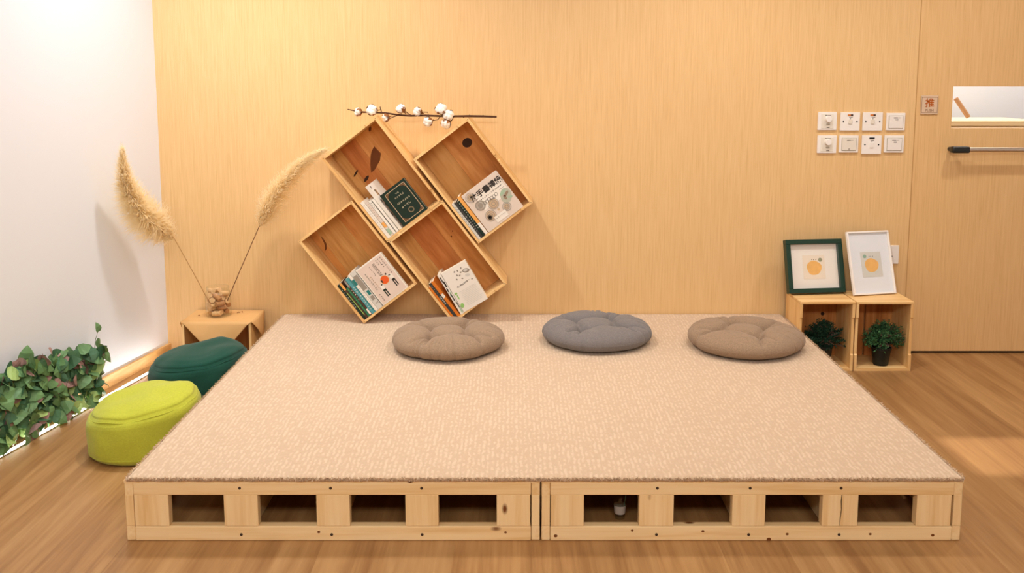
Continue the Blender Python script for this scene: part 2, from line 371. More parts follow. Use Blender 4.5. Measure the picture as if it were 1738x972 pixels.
# ------------------------------------------------------------------ switches
M_SW = plain('switch_white', rgb(238, 232, 226), .35, .5)
M_SWI = plain('switch_ivory', rgb(230, 222, 208), .35, .5)
M_SWL = plain('switch_groove', rgb(178, 168, 152), .5)
M_INK = plain('dark_print', rgb(74, 62, 54), .6)
M_AMB = plain('amber_lens', rgb(206, 122, 56), .3, .5)
def switch(u0, v0, u1, v1, kind, label):
    a, b = onY(u0, v0, W), onY(u1, v1, W)
    w, h = b.x - a.x, a.z - b.z
    t = thing('wall_switch', label, 'switch', ((a.x + b.x) / 2, W, (a.z + b.z) / 2), 'white switch plates on the wooden wall')
    bm = B(); box(bm, (0, -.0045, 0), (w, .009, h), .0015, seg=2); mk('plate', bm, M_SW, t)
    f = -.009
    def bars(spec):
        bm = B()
        for x, z, ww, hh in spec: quad(bm, (x * w, f - .0001, z * h), ww * w, hh * h, .0003)
        return bm
    if kind == 'dimmer':
        bm = B(); box(bm, (0, f - .001, -.01 * h), (.66 * w, .002, .80 * h), .001); mk('module', bm, M_SWI, t); f -= .002
        bm = B(); cyl(bm, (.03 * w, f, .01), (.03 * w, f - .016, .01), .015, .013, 28); mk('knob', bm, M_SW, t, 40)
        bm = B(); box(bm, (.03 * w, f - .0015, -.014), (.018, .003, .006), .001); mk('thumb_rest', bm, M_SWL, t)
        mk('print_mark', bars([(-.08, .33, .1, .035), (.08, .33, .2, .02)]), M_INK, t); mk('print_mark', bars([(0, -.36, .07, .03), (.08, -.36, .08, .035)]), M_INK, t)
    elif kind in ('neon', 'black'):
        bm = B(); box(bm, (0, f - .001, .35 * h), (.27 * w, .002, .09 * h), .0006); mk('indicator', bm, M_AMB if kind == 'neon' else M_BLACKP, t)
        if kind == 'neon':
            bm = B(); box(bm, (.075 * w, f - .0015, .35 * h), (.115 * w, .003, .085 * h), .0005); mk('indicator_cap', bm, M_SCREW, t)
        mk('print_mark', bars([(.03, .22, .18, .03), (0, .15, .07, .03)]), M_INK, t)
        bm = B(); box(bm, (0, f - .002, 0 if kind == 'neon' else -.03 * h), (.19 * w, .004, .27 * h), .001, Matrix.Rotation(R(4), 3, 'X')); mk('rocker', bm, M_SW if kind == 'black' else M_SWI, t)
        for sx in (-1, 1):
            bm = B(); cyl(bm, (sx * .35 * w, f, 0), (sx * .35 * w, f - .0008, 0), .0034, n=14); mk('screw', bm, M_BLACKP, t)
    else:
        bm = B(); box(bm, (.01 * w, f - .0004, -.02 * h), (.78 * w, .0012, .76 * h)); mk('groove', bm, M_SWL, t)
        bm = B(); box(bm, (.01 * w, f - .002, -.02 * h), (.73 * w, .005, .71 * h), .0015, Matrix.Rotation(R(3), 3, 'X'), 2); mk('rocker', bm, M_SWI if kind == 'ivory' else M_SW, t)
        f -= .0055
        mk('print_mark', bars([(-.03, .22, .2, .045), (.14, .22, .14, .02)] + ([(.03, .11, .16, .045)] if kind != 'ivory' else [])), M_INK, t)
        if kind == 'ivory': mk('print_mark', bars([(0, -.29, .05, .04)]), M_INK, t)
switch(1388, 190, 1418.5, 220.5, 'dimmer', 'rotary dimmer plate at the left end of the upper switch row')
switch(1426, 190.5, 1457.5, 221.5, 'neon', 'white switch with amber indicator and two screws, next to the upper dimmer')
switch(1464, 190.5, 1496, 221.5, 'neon', 'white switch with amber indicator and two screws, beside the upper wide rocker')
switch(1504, 191.5, 1534, 221, 'rocker', 'wide rocker plate at the right end of the upper switch row')
switch(1387, 229.5, 1418, 259.5, 'dimmer', 'rotary dimmer plate at the left end of the lower switch row')
switch(1424, 229.5, 1455, 258.5, 'ivory', 'ivory wide rocker plate beside the lower dimmer')
switch(1462.5, 229.5, 1494, 261, 'black', 'white switch with a black indicator bar and two screws in the lower row')
switch(1500.5, 229.5, 1532, 258.5, 'rocker', 'wide rocker plate at the right end of the lower switch row')
a, b = onY(1492, 416, W), onY(1523.5, 447, W)
t = thing('wall_socket', 'white socket plate half hidden behind the white picture frame', 'socket', ((a.x + b.x) / 2, W, (a.z + b.z) / 2))
bm = B(); box(bm, (0, -.0045, 0), (b.x - a.x, .009, a.z - b.z), .0015); mk('plate', bm, M_SW, t)
bm = B(); box(bm, (0, -.0095, .016), (.009, .001, .012)); box(bm, (-.011, -.0095, -.008), (.010, .001, .005)); box(bm, (.011, -.0095, -.008), (.010, .001, .005)); mk('pin_slots', bm, M_BLACKP, t)

# ------------------------------------------------------------------ platform
PT, PYF, PYB = .184, 2.582, 4.425           # deck top, front, back
CT_Z = .197                                 # carpet top
def pallet(x0, x1, label, blocks, openings, ends, knots=()):
    """blocks/openings in metres from x0 along the front"""
    t = thing('platform_base', label, 'platform', (x0, PYF, 0), 'pine platform bases under the carpet')
    w = x1 - x0; dep = PYB - PYF; bt = .030
    zr = (.044, .139)
    e = .0255                                # the side beam's end grain
    bm = B(); box(bm, (w / 2, bt / 2, (PT + zr[1]) / 2 - .004), (w - 2 * e - .001, bt, PT - zr[1] - .008), .002); mk('top_rail', bm, M_PAL['X'], t)
    bm = B(); box(bm, (w / 2, bt / 2, zr[0] / 2), (w - 2 * e - .001, bt, zr[0] - .001), .002); br_ = mk('bottom_rail', bm, M_PAL['X'], t)
    for ku, kv, kr in knots:
        kp = onY(ku, kv, PYF); bm = B(); disc(bm, (kp.x - x0, 0, kp.z), kr, kr * .8, 18, .0003); mk('knot', bm, M_STAIN, br_)
    for i, (bx0, bx1) in enumerate(blocks):
        bm = B(); box(bm, ((bx0 + bx1) / 2, bt / 2 + .001, (zr[0] + zr[1]) / 2), (bx1 - bx0, bt, zr[1] - zr[0] - .0008), .0012); sb_ = mk('spacer_block', bm, M_PAL['Z'], t)
        if i == ends:
            cw = (bx0 + bx1) / 2 + .002; bm = B(); tube(bm, [(cw + .001, .0009, .139), (cw, .0008, .12), (cw + .0015, .0008, .095), (cw - .001, .0008, .07), (cw - .002, .0009, .046)], [.0009, .0014, .0011, .0013, .0005], 5); mk('crack', bm, M_KNOT, sb_)
    for sx in (e / 2, w - e / 2):
        bm = B(); box(bm, (sx, dep / 2 + .001, PT - .027), (e - .001, dep - .002, .045), .002); mk('side_rail', bm, M_PAL['Y'], t)
        bm = B(); box(bm, (sx, dep / 2 + .001, zr[0] / 2), (e - .001, dep - .002, zr[0] - .001), .002); mk('side_rail', bm, M_PAL['Y'], t)
        n = 10
        for k in range(n):
            yy = .05 + (dep - .1) * k / (n - 1)
            bm = B(); box(bm, (sx, yy, (zr[0] + zr[1]) / 2), (e - .002, .097, zr[1] - zr[0] - .0008), .0012); mk('spacer_block', bm, M_PAL['Z'], t)
    bm = B(); box(bm, (w / 2, dep - bt / 2, PT / 2 - .004), (w - 2 * e - .001, bt, PT - .008), .002); mk('back_rail', bm, M_PAL['X'], t)
    for bx0, bx1 in blocks[1:4]:
        bm = B(); box(bm, ((bx0 + bx1) / 2, dep * .5, .088), (.034, dep - 2 * bt - .012, .17)); mk('added_joist', bm, M_PAL['Y'], t)  # unseen joists, added to block side light and keep the openings dark
    bm = B(); box(bm, (w / 2, dep / 2, PT - .004), (w, dep, .008)); mk('deck_board', bm, M_PAL['Y'], t)
    for z in (PT - .024, .019):
        for u in openings:
            bm = B(); cyl(bm, (u, 0, z), (u, -.0008, z), .0042, n=14); mk('screw', bm, M_SCREW, t)
    return t
def fx(u): return onY(u, 865, PYF).x
x0, xm, xm2, x1 = fx(212.5), fx(916.5), fx(919), fx(1633)
def spans(us, o): return [(fx(a) - o, fx(b) - o) for a, b in us]
pallet(x0, xm, 'left half of the pine platform base with four dark openings', spans([(228, 286), (380, 437.5), (537, 593.5), (688, 744), (843, 900)], x0), [fx(u) - x0 for u in (408, 562, 716)], -1, [(541, 902.5, .0045), (858, 903, .004)])
pallet(xm2, x1, 'right half of the pine platform base with a cracked spacer block', spans([(935, 991), (1085, 1143.5), (1243, 1299), (1396, 1456.5), (1556, 1614.5)], xm2), [fx(u) - xm2 for u in (1115, 1272, 1426)], 3, [(943, 909, .0055), (1073, 900, .004), (1193, 901, .0045), (1305, 915, .0065), (1336, 906, .0045), (1477, 906, .0042), (1583, 908, .005)])

# carpet: a real pile relief on a slab
M_CARPET, nt, bs = new_mat('looped_wool'); N = nt.nodes; L = nt.links
bs.inputs['Roughness'].default_value = .95; bs.inputs['Specular IOR Level'].default_value = .1; bs.inputs['Sheen Weight'].default_value = .25
tc = N.new('ShaderNodeTexCoord')
n1 = N.new('ShaderNodeTexNoise'); n1.inputs['Scale'].default_value = 1.0; n1.inputs['Detail'].default_value = 2
mp = N.new('ShaderNodeMapping'); mp.inputs['Scale'].default_value = (66, 44, 20); L.new(tc.outputs['Object'], mp.inputs[0]); L.new(mp.outputs[0], n1.inputs['Vector'])
wv = N.new('ShaderNodeTexWave'); wv.wave_type = 'BANDS'; wv.bands_direction = 'X'; wv.inputs['Scale'].default_value = 22
wv.inputs['Distortion'].default_value = 3.5; wv.inputs['Detail'].default_value = 2; wv.inputs['Detail Scale'].default_value = 1.2
L.new(tc.outputs['Object'], wv.inputs['Vector'])
n2 = N.new('ShaderNodeTexNoise'); n2.inputs['Scale'].default_value = 300; n2.inputs['Detail'].default_value = 2; L.new(tc.outputs['Object'], n2.inputs['Vector'])
n3 = N.new('ShaderNodeTexNoise'); n3.inputs['Scale'].default_value = 2.5; n3.inputs['Detail'].default_value = 3; L.new(tc.outputs['Object'], n3.inputs['Vector'])
pr = N.new('ShaderNodeMapRange'); pr.inputs[1].default_value = .40; pr.inputs[2].default_value = .66; L.new(n1.outputs['Fac'], pr.inputs[0])
pd = N.new('ShaderNodeMath'); pd.operation = 'MULTIPLY'; L.new(wv.outputs['Fac'], pd.inputs[0]); L.new(pr.outputs[0], pd.inputs[1])
m1 = N.new('ShaderNodeMath'); m1.operation = 'MULTIPLY_ADD'; m1.inputs[1].default_value = .6; L.new(n2.outputs['Fac'], m1.inputs[0]); L.new(pd.outputs[0], m1.inputs[2])
m2 = N.new('ShaderNodeMath'); m2.operation = 'MULTIPLY_ADD'; m2.inputs[1].default_value = .3; L.new(n3.outputs['Fac'], m2.inputs[0]); L.new(m1.outputs[0], m2.inputs[2])
rp = N.new('ShaderNodeValToRGB'); e = rp.color_ramp.elements
e[0].position = .25; e[0].color = rgb(193, 166, 138); e[1].position = 1.35; e[1].color = rgb(212, 188, 161)
k = e.new(.70); k.color = rgb(202, 176, 148)
L.new(m2.outputs[0], rp.inputs[0]); L.new(rp.outputs[0], bs.inputs['Base Color'])
bp = N.new('ShaderNodeBump'); bp.inputs['Strength'].default_value = .45; bp.inputs['Distance'].default_value = .002
L.new(m1.outputs[0], bp.inputs['Height']); L.new(bp.outputs[0], bs.inputs['Normal'])
cx0, cx1, cy0, cy1 = -1.112, 1.287, 2.574, 4.435
root = thing('carpet', 'large beige looped wool carpet covering the whole pine platform', 'carpet', (0, 0, PT))
nx, ny = 470, 330
vs, fs = [], []
for j in range(ny + 1):
    for i in range(nx + 1):
        x = cx0 + (cx1 - cx0) * i / nx; y = cy0 + (cy1 - cy0) * j / ny
        jit = noise.noise((x * 9, y * 9, 0)) * 1.6 + noise.noise((x * 2.2, y * 2.2, 4)) * 2.0
        rid = .5 + .5 * math.cos(2 * math.pi * x / .0163 + jit)
        dash = noise.noise((math.floor(x / .0163 + jit / 6.283) * 7.3, y * 42, 1.7))
        h = .0014 * rid * (.45 + 1.1 * dash) + .0012 * noise.noise((x * 130, y * 130, 9))
        ed = min(x - cx0, cx1 - x, y - cy0) / .012
        if ed < 1: h -= .006 * (1 - max(0, ed)) ** 2
        x += (noise.noise((0, y * 30, 3)) * .003 if i in (0, nx) else 0); y += (noise.noise((x * 30, 0, 3)) * .003 if j == 0 else 0)
        vs.append((x, y, .0125 + h))
nb = len(vs)
for j in range(ny):
    for i in range(nx):
        a = j * (nx + 1) + i; fs.append((a, a + 1, a + nx + 2, a + nx + 1))
loop = [i for i in range(nx + 1)] + [j * (nx + 1) + nx for j in range(1, ny + 1)] + [ny * (nx + 1) + i for i in range(nx - 1, -1, -1)] + [j * (nx + 1) for j in range(ny - 1, 0, -1)]
for q in loop: vs.append((vs[q][0], vs[q][1], .0004))
nl = len(loop)
for q in range(nl):
    r = (q + 1) % nl; fs.append((loop[q], nb + q, nb + r, loop[r]))
fs.append(tuple(nb + q for q in range(nl - 1, -1, -1)))
me = bpy.data.meshes.new('pile'); me.from_pydata(vs, [], fs); me.update(); me.materials.append(M_CARPET)
for p in me.polygons: p.use_smooth = True
o = bpy.data.objects.new('pile', me); COL.objects.link(o); o.parent = root
bm = B()                                     # frayed loops along the cut edges
def tuft(px_, py_, dx, dy):
    l = random.uniform(.004, .010); w = .0016
    b0 = Vector((px_, py_, random.uniform(.003, .012)))
    d = Vector((dx, dy, random.uniform(-.5, .9))).normalized()
    s = Vector((-dy, dx, random.uniform(-.4, .4))).normalized() * w
    a, b, c = bm.verts.new(b0 - s), bm.verts.new(b0 + s), bm.verts.new(b0 + d * l + s * random.uniform(-1, 1))
    dd = bm.verts.new(b0 + d * l * .6 + s.cross(d).normalized() * w)
    bm.faces.new((a, b, dd)); bm.faces.new((b, c, dd)); bm.faces.new((a, dd, c))
for k in range(4200): tuft(random.uniform(cx0, cx1), cy0 + .001, random.uniform(-.5, .5), -1)
for k in range(2000): tuft(cx0 + .001, random.uniform(cy0, cy1), -1, random.uniform(-.5, .5))
for k in range(2000): tuft(cx1 - .001, random.uniform(cy0, cy1), 1, random.uniform(-.5, .5))
mk('frayed_edge', bm, plain('frayed_wool', rgb(220, 194, 164), .95, .05), root)

# litter under the platform
pc = onZ(1053, 884, 0)
t = thing('plastic_cup', 'clear cup with a paper label standing inside the platform opening right of centre', 'cup', (pc.x, pc.y + .02, 0))
bm = B(); lathe(bm, [(0, .001), (.015, .001), (.019, .055), (.0196, .056)], 28); mk('cup_wall', bm, glass('cup_plastic', (.9, .92, .9, 1)), t, True)
bm = B(); lathe(bm, [(.0166, .018), (.0188, .044)], 28); mk('label_sleeve', bm, plain('label_paper', rgb(190, 172, 158), .7), t, True)
bm = B(); tube(bm, [(.008, 0, .012), (.016, -.002, .062), (.018, -.002, .082), (.034, .0, .098)], .0013, 8); mk('bent_straw', bm, plain('straw_green', rgb(140, 180, 156), .5), t, True)
pc = onZ(522, 884, 0)
bm = B(); tube(bm, [(0, 0, .001), (.012, .01, .03), (.02, .02, .07), (.026, .03, .1)], .0012, 6)
tag(mk('grass_straw', bm, plain('dry_straw', rgb(214, 188, 140), .7), None, True, (pc.x - .0, pc.y + .12, 0)), 'thin dry straw standing inside the second platform opening from the left', 'straw')

# ------------------------------------------------------------------ wall crates
BETA = R(37.2); CLEN, CWID, CDEP, CB = .485, .312, .186, .011
CY0 = W - .002 - CDEP                       # front plane of the wall crates
ROT = Matrix.Rotation(-BETA, 4, 'Y')
def crate_mw(cx, cz): return Matrix.Translation((cx, CY0, cz)) @ ROT
def wall_crate(cx, cz, label, notch, planks, stains):
    t = thing('wall_crate', label, 'crate', group='tilted pine crates on the back wall', mw=crate_mw(cx, cz))
    hx, hz = CWID / 2, CLEN / 2
    for sx in (-1, 1):
        pts = [(0, -hz)]
        for (side, z0) in notch:
            if side == sx: pts += [(0, z0 - .017), (.007, z0 - .012), (.007, z0 + .012), (0, z0 + .017)]
        pts += [(0, hz), (CDEP, hz), (CDEP, -hz)]
        xa = sx * hx - (CB if sx > 0 else 0)
        bm = B(); prism(bm, [(xa, y, z) for y, z in pts], (CB, 0, 0)); mk('side_panel', bm, M_CRATE['Z'], t)
    for sz in (-1, 1):
        w = hx - CB - .0005; s1 = .050; st = .006
        pts = [(-w, 0), (-w + s1, 0), (-w + s1 + .004, st), (w - s1 - .004, st), (w - s1, 0), (w, 0), (w, CDEP), (-w, CDEP)]
        za = sz * hz - (CB if sz > 0 else 0)
        bm = B(); prism(bm, [(x, y, za) for x, y in pts], (0, 0, CB)); mk('end_panel', bm, M_CRATE['X'], t)
    bm = B(); iw = CWID - 2 * CB - .001; xx = -iw / 2; mats = []
    for fr, key in planks:
        nf = len(bm.faces); box(bm, (xx + fr * iw / 2, CDEP - .006, 0), (fr * iw - .0006, .010, CLEN - 2 * CB - .001)); xx += fr * iw
        bm.faces.ensure_lookup_table()
        if M_PLK[key] not in mats: mats.append(M_PLK[key])
        for f in bm.faces[nf:]: f.material_index = mats.index(M_PLK[key])
    bp_ = mk('back_panel', bm, mats[0], t)
    for m_ in mats[1:]: bp_.data.materials.append(m_)
    for kind, pts in stains:
        bm = B(); yb = CDEP - .0112
        if kind == 'poly': prism(bm, [(x, yb, z) for x, z in pts], (0, -.0004, 0)); mk('knot', bm, M_STAIN, bp_)
        elif kind == 'round': disc(bm, (pts[0], yb, pts[1]), pts[2], pts[3], 24, .0004, pts[4] if len(pts) > 4 else 0); mk('knot', bm, M_KNOT, bp_)
        else: disc(bm, (pts[0], yb, pts[1]), pts[2], pts[3], 24, .0003, pts[4] if len(pts) > 4 else 0); mk('knot', bm, M_STAIN, bp_)
    for z in (-hz + .006, hz - .006):
        for x in (-hx + .006, hx - .006):
            bm = B(); cyl(bm, (x, 0, z), (x, -.0006, z), .0018, n=10); mk('nail', bm, M_SCREW, t)
    return t
cA, cB_, cC, cD = (-.603, .867), (-.187, .862), (-.719, .4895), (-.3055, .4895)
DZ = (CLEN * math.cos(BETA) + CWID * math.sin(BETA)) / 2
cC = (cC[0], CT_Z + DZ + .0015); cD = (cD[0], CT_Z + DZ + .0015)
def back_loc(c, u, v):
    p = onY(u, v, CY0 + CDEP - .011); dx, dz = p.x - c[0], p.z - c[1]
    return (dx * math.cos(BETA) + dz * math.sin(BETA), -dx * math.sin(BETA) + dz * math.cos(BETA))
def poly(c, pts): return [back_loc(c, u, v) for u, v in pts]
k1 = back_loc(cB_, 793, 242); k2 = back_loc(cA, 672, 249.5); k3 = back_loc(cA, 604, 294); k4 = back_loc(cA, 622, 303); k5 = back_loc(cA, 628, 219)
wall_crate(*cA, 'tilted wall crate with dark leaf-shaped stains, holding the green hardcover', [(1, -.185)], [(.16, 'pale'), (.30, 'red'), (.54, 'mid')],
           [('poly', poly(cA, [(635, 248), (646.5, 260), (645, 272), (636, 288), (630, 293), (628.5, 280), (629, 264), (631, 256)])),
            ('round', (*k3, .019, .0045, R(22))), ('round', (*k4, .018, .007, R(18))), ('soft', (*k2, .006, .006)), ('soft', (*k5, .012, .006, R(40)))])
wall_crate(*cB_, 'tilted wall crate with a round black knot, upper right of the four', [(1, .02)], [(.42, 'pale'), (.58, 'mid')], [('round', (*k1, .024, .022)),])
c1 = back_loc(cC, 551, 415)
wall_crate(*cC, 'tilted wall crate at the left with a curved dark crack, holding teal spines', [], [(.12, 'mid'), (.44, 'pale'), (.44, 'mid')], [('poly', poly(cC, [(544, 400), (549, 405), (554, 413), (554.5, 422), (551, 427), (552, 420), (550, 412)])), ('round', (*back_loc(cC, 544, 431), .011, .0035, R(75)))])
wall_crate(*cD, 'tilted wall crate with a red-brown plank, lower right of the four', [], [(.20, 'pale'), (.40, 'red'), (.40, 'mid')], [('soft', (*back_loc(cD, 766, 401), .004, .004)), ('soft', (*back_loc(cD, 768, 392), .003, .003))])

# ------------------------------------------------------------------ books
M_PAGE = plain('book_pages', rgb(236, 222, 196), .8, .1, var=.08, vscale=300)
def pm(name, c, rough=.45): return plain(name, rgb(*c), rough, .3)
M_GOLD = pm('gilt_line', (206, 178, 142)); M_GREEND = pm('book_dark_green', (24, 44, 36), .4); M_WHITEB = pm('book_white', (232, 224, 212))
M_BLK = pm('ink_black', (46, 42, 40)); M_TXW = pm('ink_white', (232, 228, 218)); M_GREY = pm('ink_grey', (150, 140, 128)); M_TAN = pm('ink_tan', (178, 144, 108))
M_ORB = pm('book_orange', (214, 122, 40)); M_TEAL = pm('book_teal', (84, 152, 158)); M_TEALD = pm('book_teal_dark', (40, 118, 112))
M_GRN = pm('book_green', (44, 108, 78)); M_LIME = pm('book_lime', (152, 190, 96)); M_BRN = pm('book_brown', (76, 54, 40)); M_DKG = pm('book_charcoal', (58, 58, 56))
M_PINK = pm('book_pinkish', (220, 200, 186)); M_SKY = pm('ink_sage', (160, 184, 156)); M_RED = pm('ink_red_orange', (226, 92, 40)); M_OCH = pm('book_ochre', (226, 162, 84))
M_PBEI = pm('book_beige', (216, 200, 186)); M_LGREY = pm('book_light_grey', (206, 202, 194))
BG = 'books standing in the wall crates'
def crate_pt(c, x, y, z): return crate_mw(*c) @ Vector((x - CWID / 2 + CB, y, z - CLEN / 2 + CB))
def book(c, label, x, w, h, dep, cover, y=.004, lean=0.0, yaw=0.0, face=False, hard=True, z=.0006, name='book'):
    """spine-out: w = thickness along x, dep = depth. face-out: w = cover width, dep = thickness. root at the lower front left corner"""
    mw = crate_mw(*c) @ Matrix.Translation((x - CWID / 2 + CB, y, z - CLEN / 2 + CB)) @ Matrix.Rotation(lean, 4, 'Y') @ Matrix.Rotation(yaw, 4, 'Z')
    t = thing(name, label, 'book', group=BG, mw=mw)
    ov = .003 if hard else .0006; ct = .0016 if hard else .0007
    bm = B()
    if not face:
        box(bm, (ct / 2, dep / 2, h / 2), (ct, dep, h), .0003); box(bm, (w - ct / 2, dep / 2, h / 2), (ct, dep, h), .0003)
        box(bm, (w / 2, ct / 2, h / 2), (w - 2 * ct, ct, h))
        cv = mk('cover', bm, cover, t)
        bm = B(); box(bm, (w / 2, ct + (dep - ov) / 2 - ct / 2, h / 2), (w - 2 * ct, dep - ov - ct, h - 2 * ov)); mk('pages', bm, M_PAGE, t)
    else:
        box(bm, (w / 2, ct / 2, h / 2), (w, ct, h), .0003); box(bm, (w / 2, dep - ct / 2, h / 2), (w, ct, h), .0003)
        box(bm, (ct / 2, dep / 2, h / 2), (ct, dep - 2 * ct, h))
        cv = mk('cover', bm, cover, t)
        bm = B(); box(bm, (ct + (w - ov) / 2 - ct / 2, dep / 2, h / 2), (w - ov - ct, dep - 2 * ct, h - 2 * ov)); mk('pages', bm, M_PAGE, t)
    return t, cv
def patch(cv, name, mat, rects, y=-.0001, th=.0003):
    bm = B()
    for x, z, w, h in rects: quad(bm, (x, y, z), w, h, th)
    return mk(name, bm, mat, cv)
def glyphs(cv, mat, x0, z0, n, size, dx, dz, seed, name='print_mark', y=-.0001):
    """small unreadable characters as little stroke clusters"""
    rr = random.Random(seed); bm = B()
    for i in range(n):
        x, z = x0 + dx * i, z0 + dz * i
        for k in range(4):
            if rr.random() < .5: quad(bm, (x + rr.uniform(-.1, .1) * size, y, z + rr.uniform(-.4, .4) * size), size * rr.uniform(.5, .85), size * .14, .0003)
            else: quad(bm, (x + rr.uniform(-.35, .35) * size, y, z + rr.uniform(-.1, .1) * size), size * .14, size * rr.uniform(.5, .85), .0003)
    return mk(name, bm, mat, cv)

# crate A
t, cv = book(cA, 'thin white paperback spine, outermost left beside the green hardcover', .001, .0165, .207, .13, M_WHITEB, hard=False)
glyphs(cv, M_GREY, .008, .185, 12, .006, 0, -.012, 1)
t, cv = book(cA, 'beige paperback spine with an orange and a sage block near its foot', .019, .0145, .196, .128, M_PBEI, hard=False)
patch(cv, 'spine_block', M_OCH, [(.0072, .062, .0135, .028)]); patch(cv, 'spine_block', M_SKY, [(.0072, .024, .0135, .03)]); glyphs(cv, M_TAN, .0072, .18, 8, .006, 0, -.0115, 2)
t, cv = book(cA, 'white spine with dotted black characters at its head, in the green hardcover crate', .035, .0125, .190, .13, M_WHITEB, hard=False)
glyphs(cv, M_BLK, .0062, .176, 4, .006, 0, -.011, 3)
t, cv = book(cA, 'white spine with a black edge line, beside the tall leaning picture book', .049, .0125, .186, .13, M_WHITEB, hard=False)
patch(cv, 'spine_line', M_BLK, [(.0014, .093, .0022, .184)])
t, cv = book(cA, 'tall white picture book leaning behind the green hardcover', .0645, .017, .25, .125, M_WHITEB, y=.016, lean=R(-.6), yaw=R(-13))
bm = B()
for (y, z, a, b2, mt) in ((.03, .20, .02, .03, 0), (.06, .13, .03, .03, 0)):
    box(bm, (.0171, y, z), (.0004, a, b2))
mk('cover_picture', bm, M_TAN, cv)
bm = B()
for q in range(7): box(bm, (.0171, .012 + .012 * (q % 3), .235 - .026 * q), (.0004, .008, .016))
mk('cover_picture', bm, M_BRN, cv)
t, cv = book(cA, 'dark green hardcover with gilt border and lettering, facing out', .092, .138, .178, .026, M_GREEND, y=.004, face=True)
fw, fh = .138, .178; i1 = .013
patch(cv, 'gilt_border', M_GOLD, [(fw / 2 + .004, i1, fw - 2 * i1 - .006, .0022), (fw / 2 + .004, fh - i1, fw - 2 * i1 - .006, .0022), (i1 + .007, fh / 2, .0022, fh - 2 * i1), (fw - i1 + .001, fh / 2, .0022, fh - 2 * i1)])
bm = B()
for cx_, sx in ((i1 + .009, 1), (fw - i1 - .001, -1)):
    for cz_, sz in ((i1 + .003, 1), (fh - i1 - .003, -1)):
        prism(bm, [(cx_, -.0001, cz_), (cx_ + sx * .024, -.0001, cz_), (cx_ + sx * .008, -.0001, cz_ + sz * .008), (cx_, -.0001, cz_ + sz * .024)], (0, -.0003, 0))
mk('gilt_corner', bm, pm('gilt_dull', (112, 78, 50)), cv)
M_GILT2 = pm('gilt_letters', (186, 176, 148))
text('lettering', 'THE', .010, M_GILT2, cv, (.072, -.0002, .142)); glyphs(cv, M_GILT2, .052, .126, 5, .009, .010, 0, 4)
glyphs(cv, M_GILT2, .042, .098, 7, .010, .0105, 0, 5); glyphs(cv, M_GILT2, .052, .074, 4, .012, .0135, 0, 6)
bm = B(); ring(bm, (.078, -.0001, .044), .014, .005, 20); mk('gilt_emblem', bm, pm('gilt_emblem', (120, 106, 82)), cv)

# crate B
t, cv = book(cB_, 'pale grey spine, outermost left in the crate with the black knot', .001, .0115, .205, .13, M_LGREY, hard=False)
glyphs(cv, M_BLK, .0057, .185, 9, .006, 0, -.014, 7)
t, cv = book(cB_, 'charcoal spine with white lettering beside a dark green spine', .0135, .0115, .203, .13, M_DKG, hard=False)
text('lettering', '7', .011, M_TXW, cv, (.0057, -.0002, .118)); glyphs(cv, M_TXW, .0057, .1, 6, .006, 0, -.012, 8)
t, cv = book(cB_, 'dark green spine with small white lettering under the black knot', .026, .0125, .198, .13, M_GREEND, hard=False)
glyphs(cv, M_TXW, .006, .185, 12, .006, 0, -.0125, 9)
t, cv = book(cB_, 'ochre spine with a white foot beside the zentangle cover', .0395, .0155, .214, .13, M_OCH, hard=False)
patch(cv, 'spine_block', M_WHITEB, [(.0077, .032, .0145, .062)])
t, cv = book(cB_, 'cream drawing book with bold black chinese title, facing out', .058, .198, .207, .022, M_PBEI, face=True, y=.004)
w_, h_ = .198, .207
patch(cv, 'cover_panel', M_WHITEB, [(w_ * .60, h_ * .62, w_ * .72, h_ * .36)])
text('title', '放手畫禪繞', .034, M_BLK, cv, (.112, -.0006, .166), bold=.0009)
glyphs(cv, M_INK, .045, .141, 14, .0075, .0098, 0, 10, y=-.0005)
bm = B(); rr = random.Random(4)
for q in range(6): ring(bm, (.068 + .013 * q, -.0005, .122 + rr.uniform(-.004, .004)), .0085, .0018, 14)
mk('script_line', bm, M_INK, cv)
patch(cv, 'script_line', M_INK, [(.165, .142, .04, .0012), (.172, .128, .03, .0012)], y=-.0005)
bm = B()
for (x, z, r) in ((.03, .178, .023), (.045, .122, .024), (.097, .093, .026), (.138, .046, .021), (.055, .056, .026)):
    ring(bm, (x, -.0005, z), r, .0022, 30); ring(bm, (x, -.0005, z), r * .72, .0022, 24); ring(bm, (x, -.0005, z), r * .4, .0028, 18)
mk('mandala_rings', bm, M_GREY, cv)
bm = B()
for (x, z, r) in ((.03, .178, .014), (.097, .093, .022), (.055, .056, .022), (.138, .046, .012), (.1, .058, .006)): disc(bm, (x, -.0001, z), r, r, 24)
mk('mandala_fill', bm, pm('ink_buff', (196, 168, 136)), cv)
bm = B(); disc(bm, (.045, -.0006, .122), .013, .013, 22); ring(bm, (.045, -.0006, .122), .024, .005, 26); mk('mandala_dark', bm, M_GREY, cv)
bm = B(); disc(bm, (.166, -.0002, .089), .026, .036, 30, ang=R(-30)); mk('cover_picture', bm, pm('ink_greygreen', (178, 178, 160)), cv)
bm = B(); disc(bm, (.161, -.0006, .109), .018, .007, 20, ang=R(18)); disc(bm, (.178, -.0006, .073), .012, .005, 20, ang=R(-20)); mk('cover_leaf', bm, M_SKY, cv)
bm = B(); disc(bm, (.172, -.0009, .095), .015, .006, 18, ang=R(25)); disc(bm, (.158, -.0009, .085), .006, .012, 18); mk('cover_bird', bm, pm('ink_taupe', (150, 126, 104)), cv)
bm = B(); quad(bm, (.092, -.0006, .026), .062, .03); mk('cover_note', bm, M_WHITEB, cv)
bm = B()
for q in range(6):
    a = math.pi * q / 6; quad(bm, (.047, -.0008, .052), .024, .003, ang=a)
mk('flower_mark', bm, M_BLK, cv)
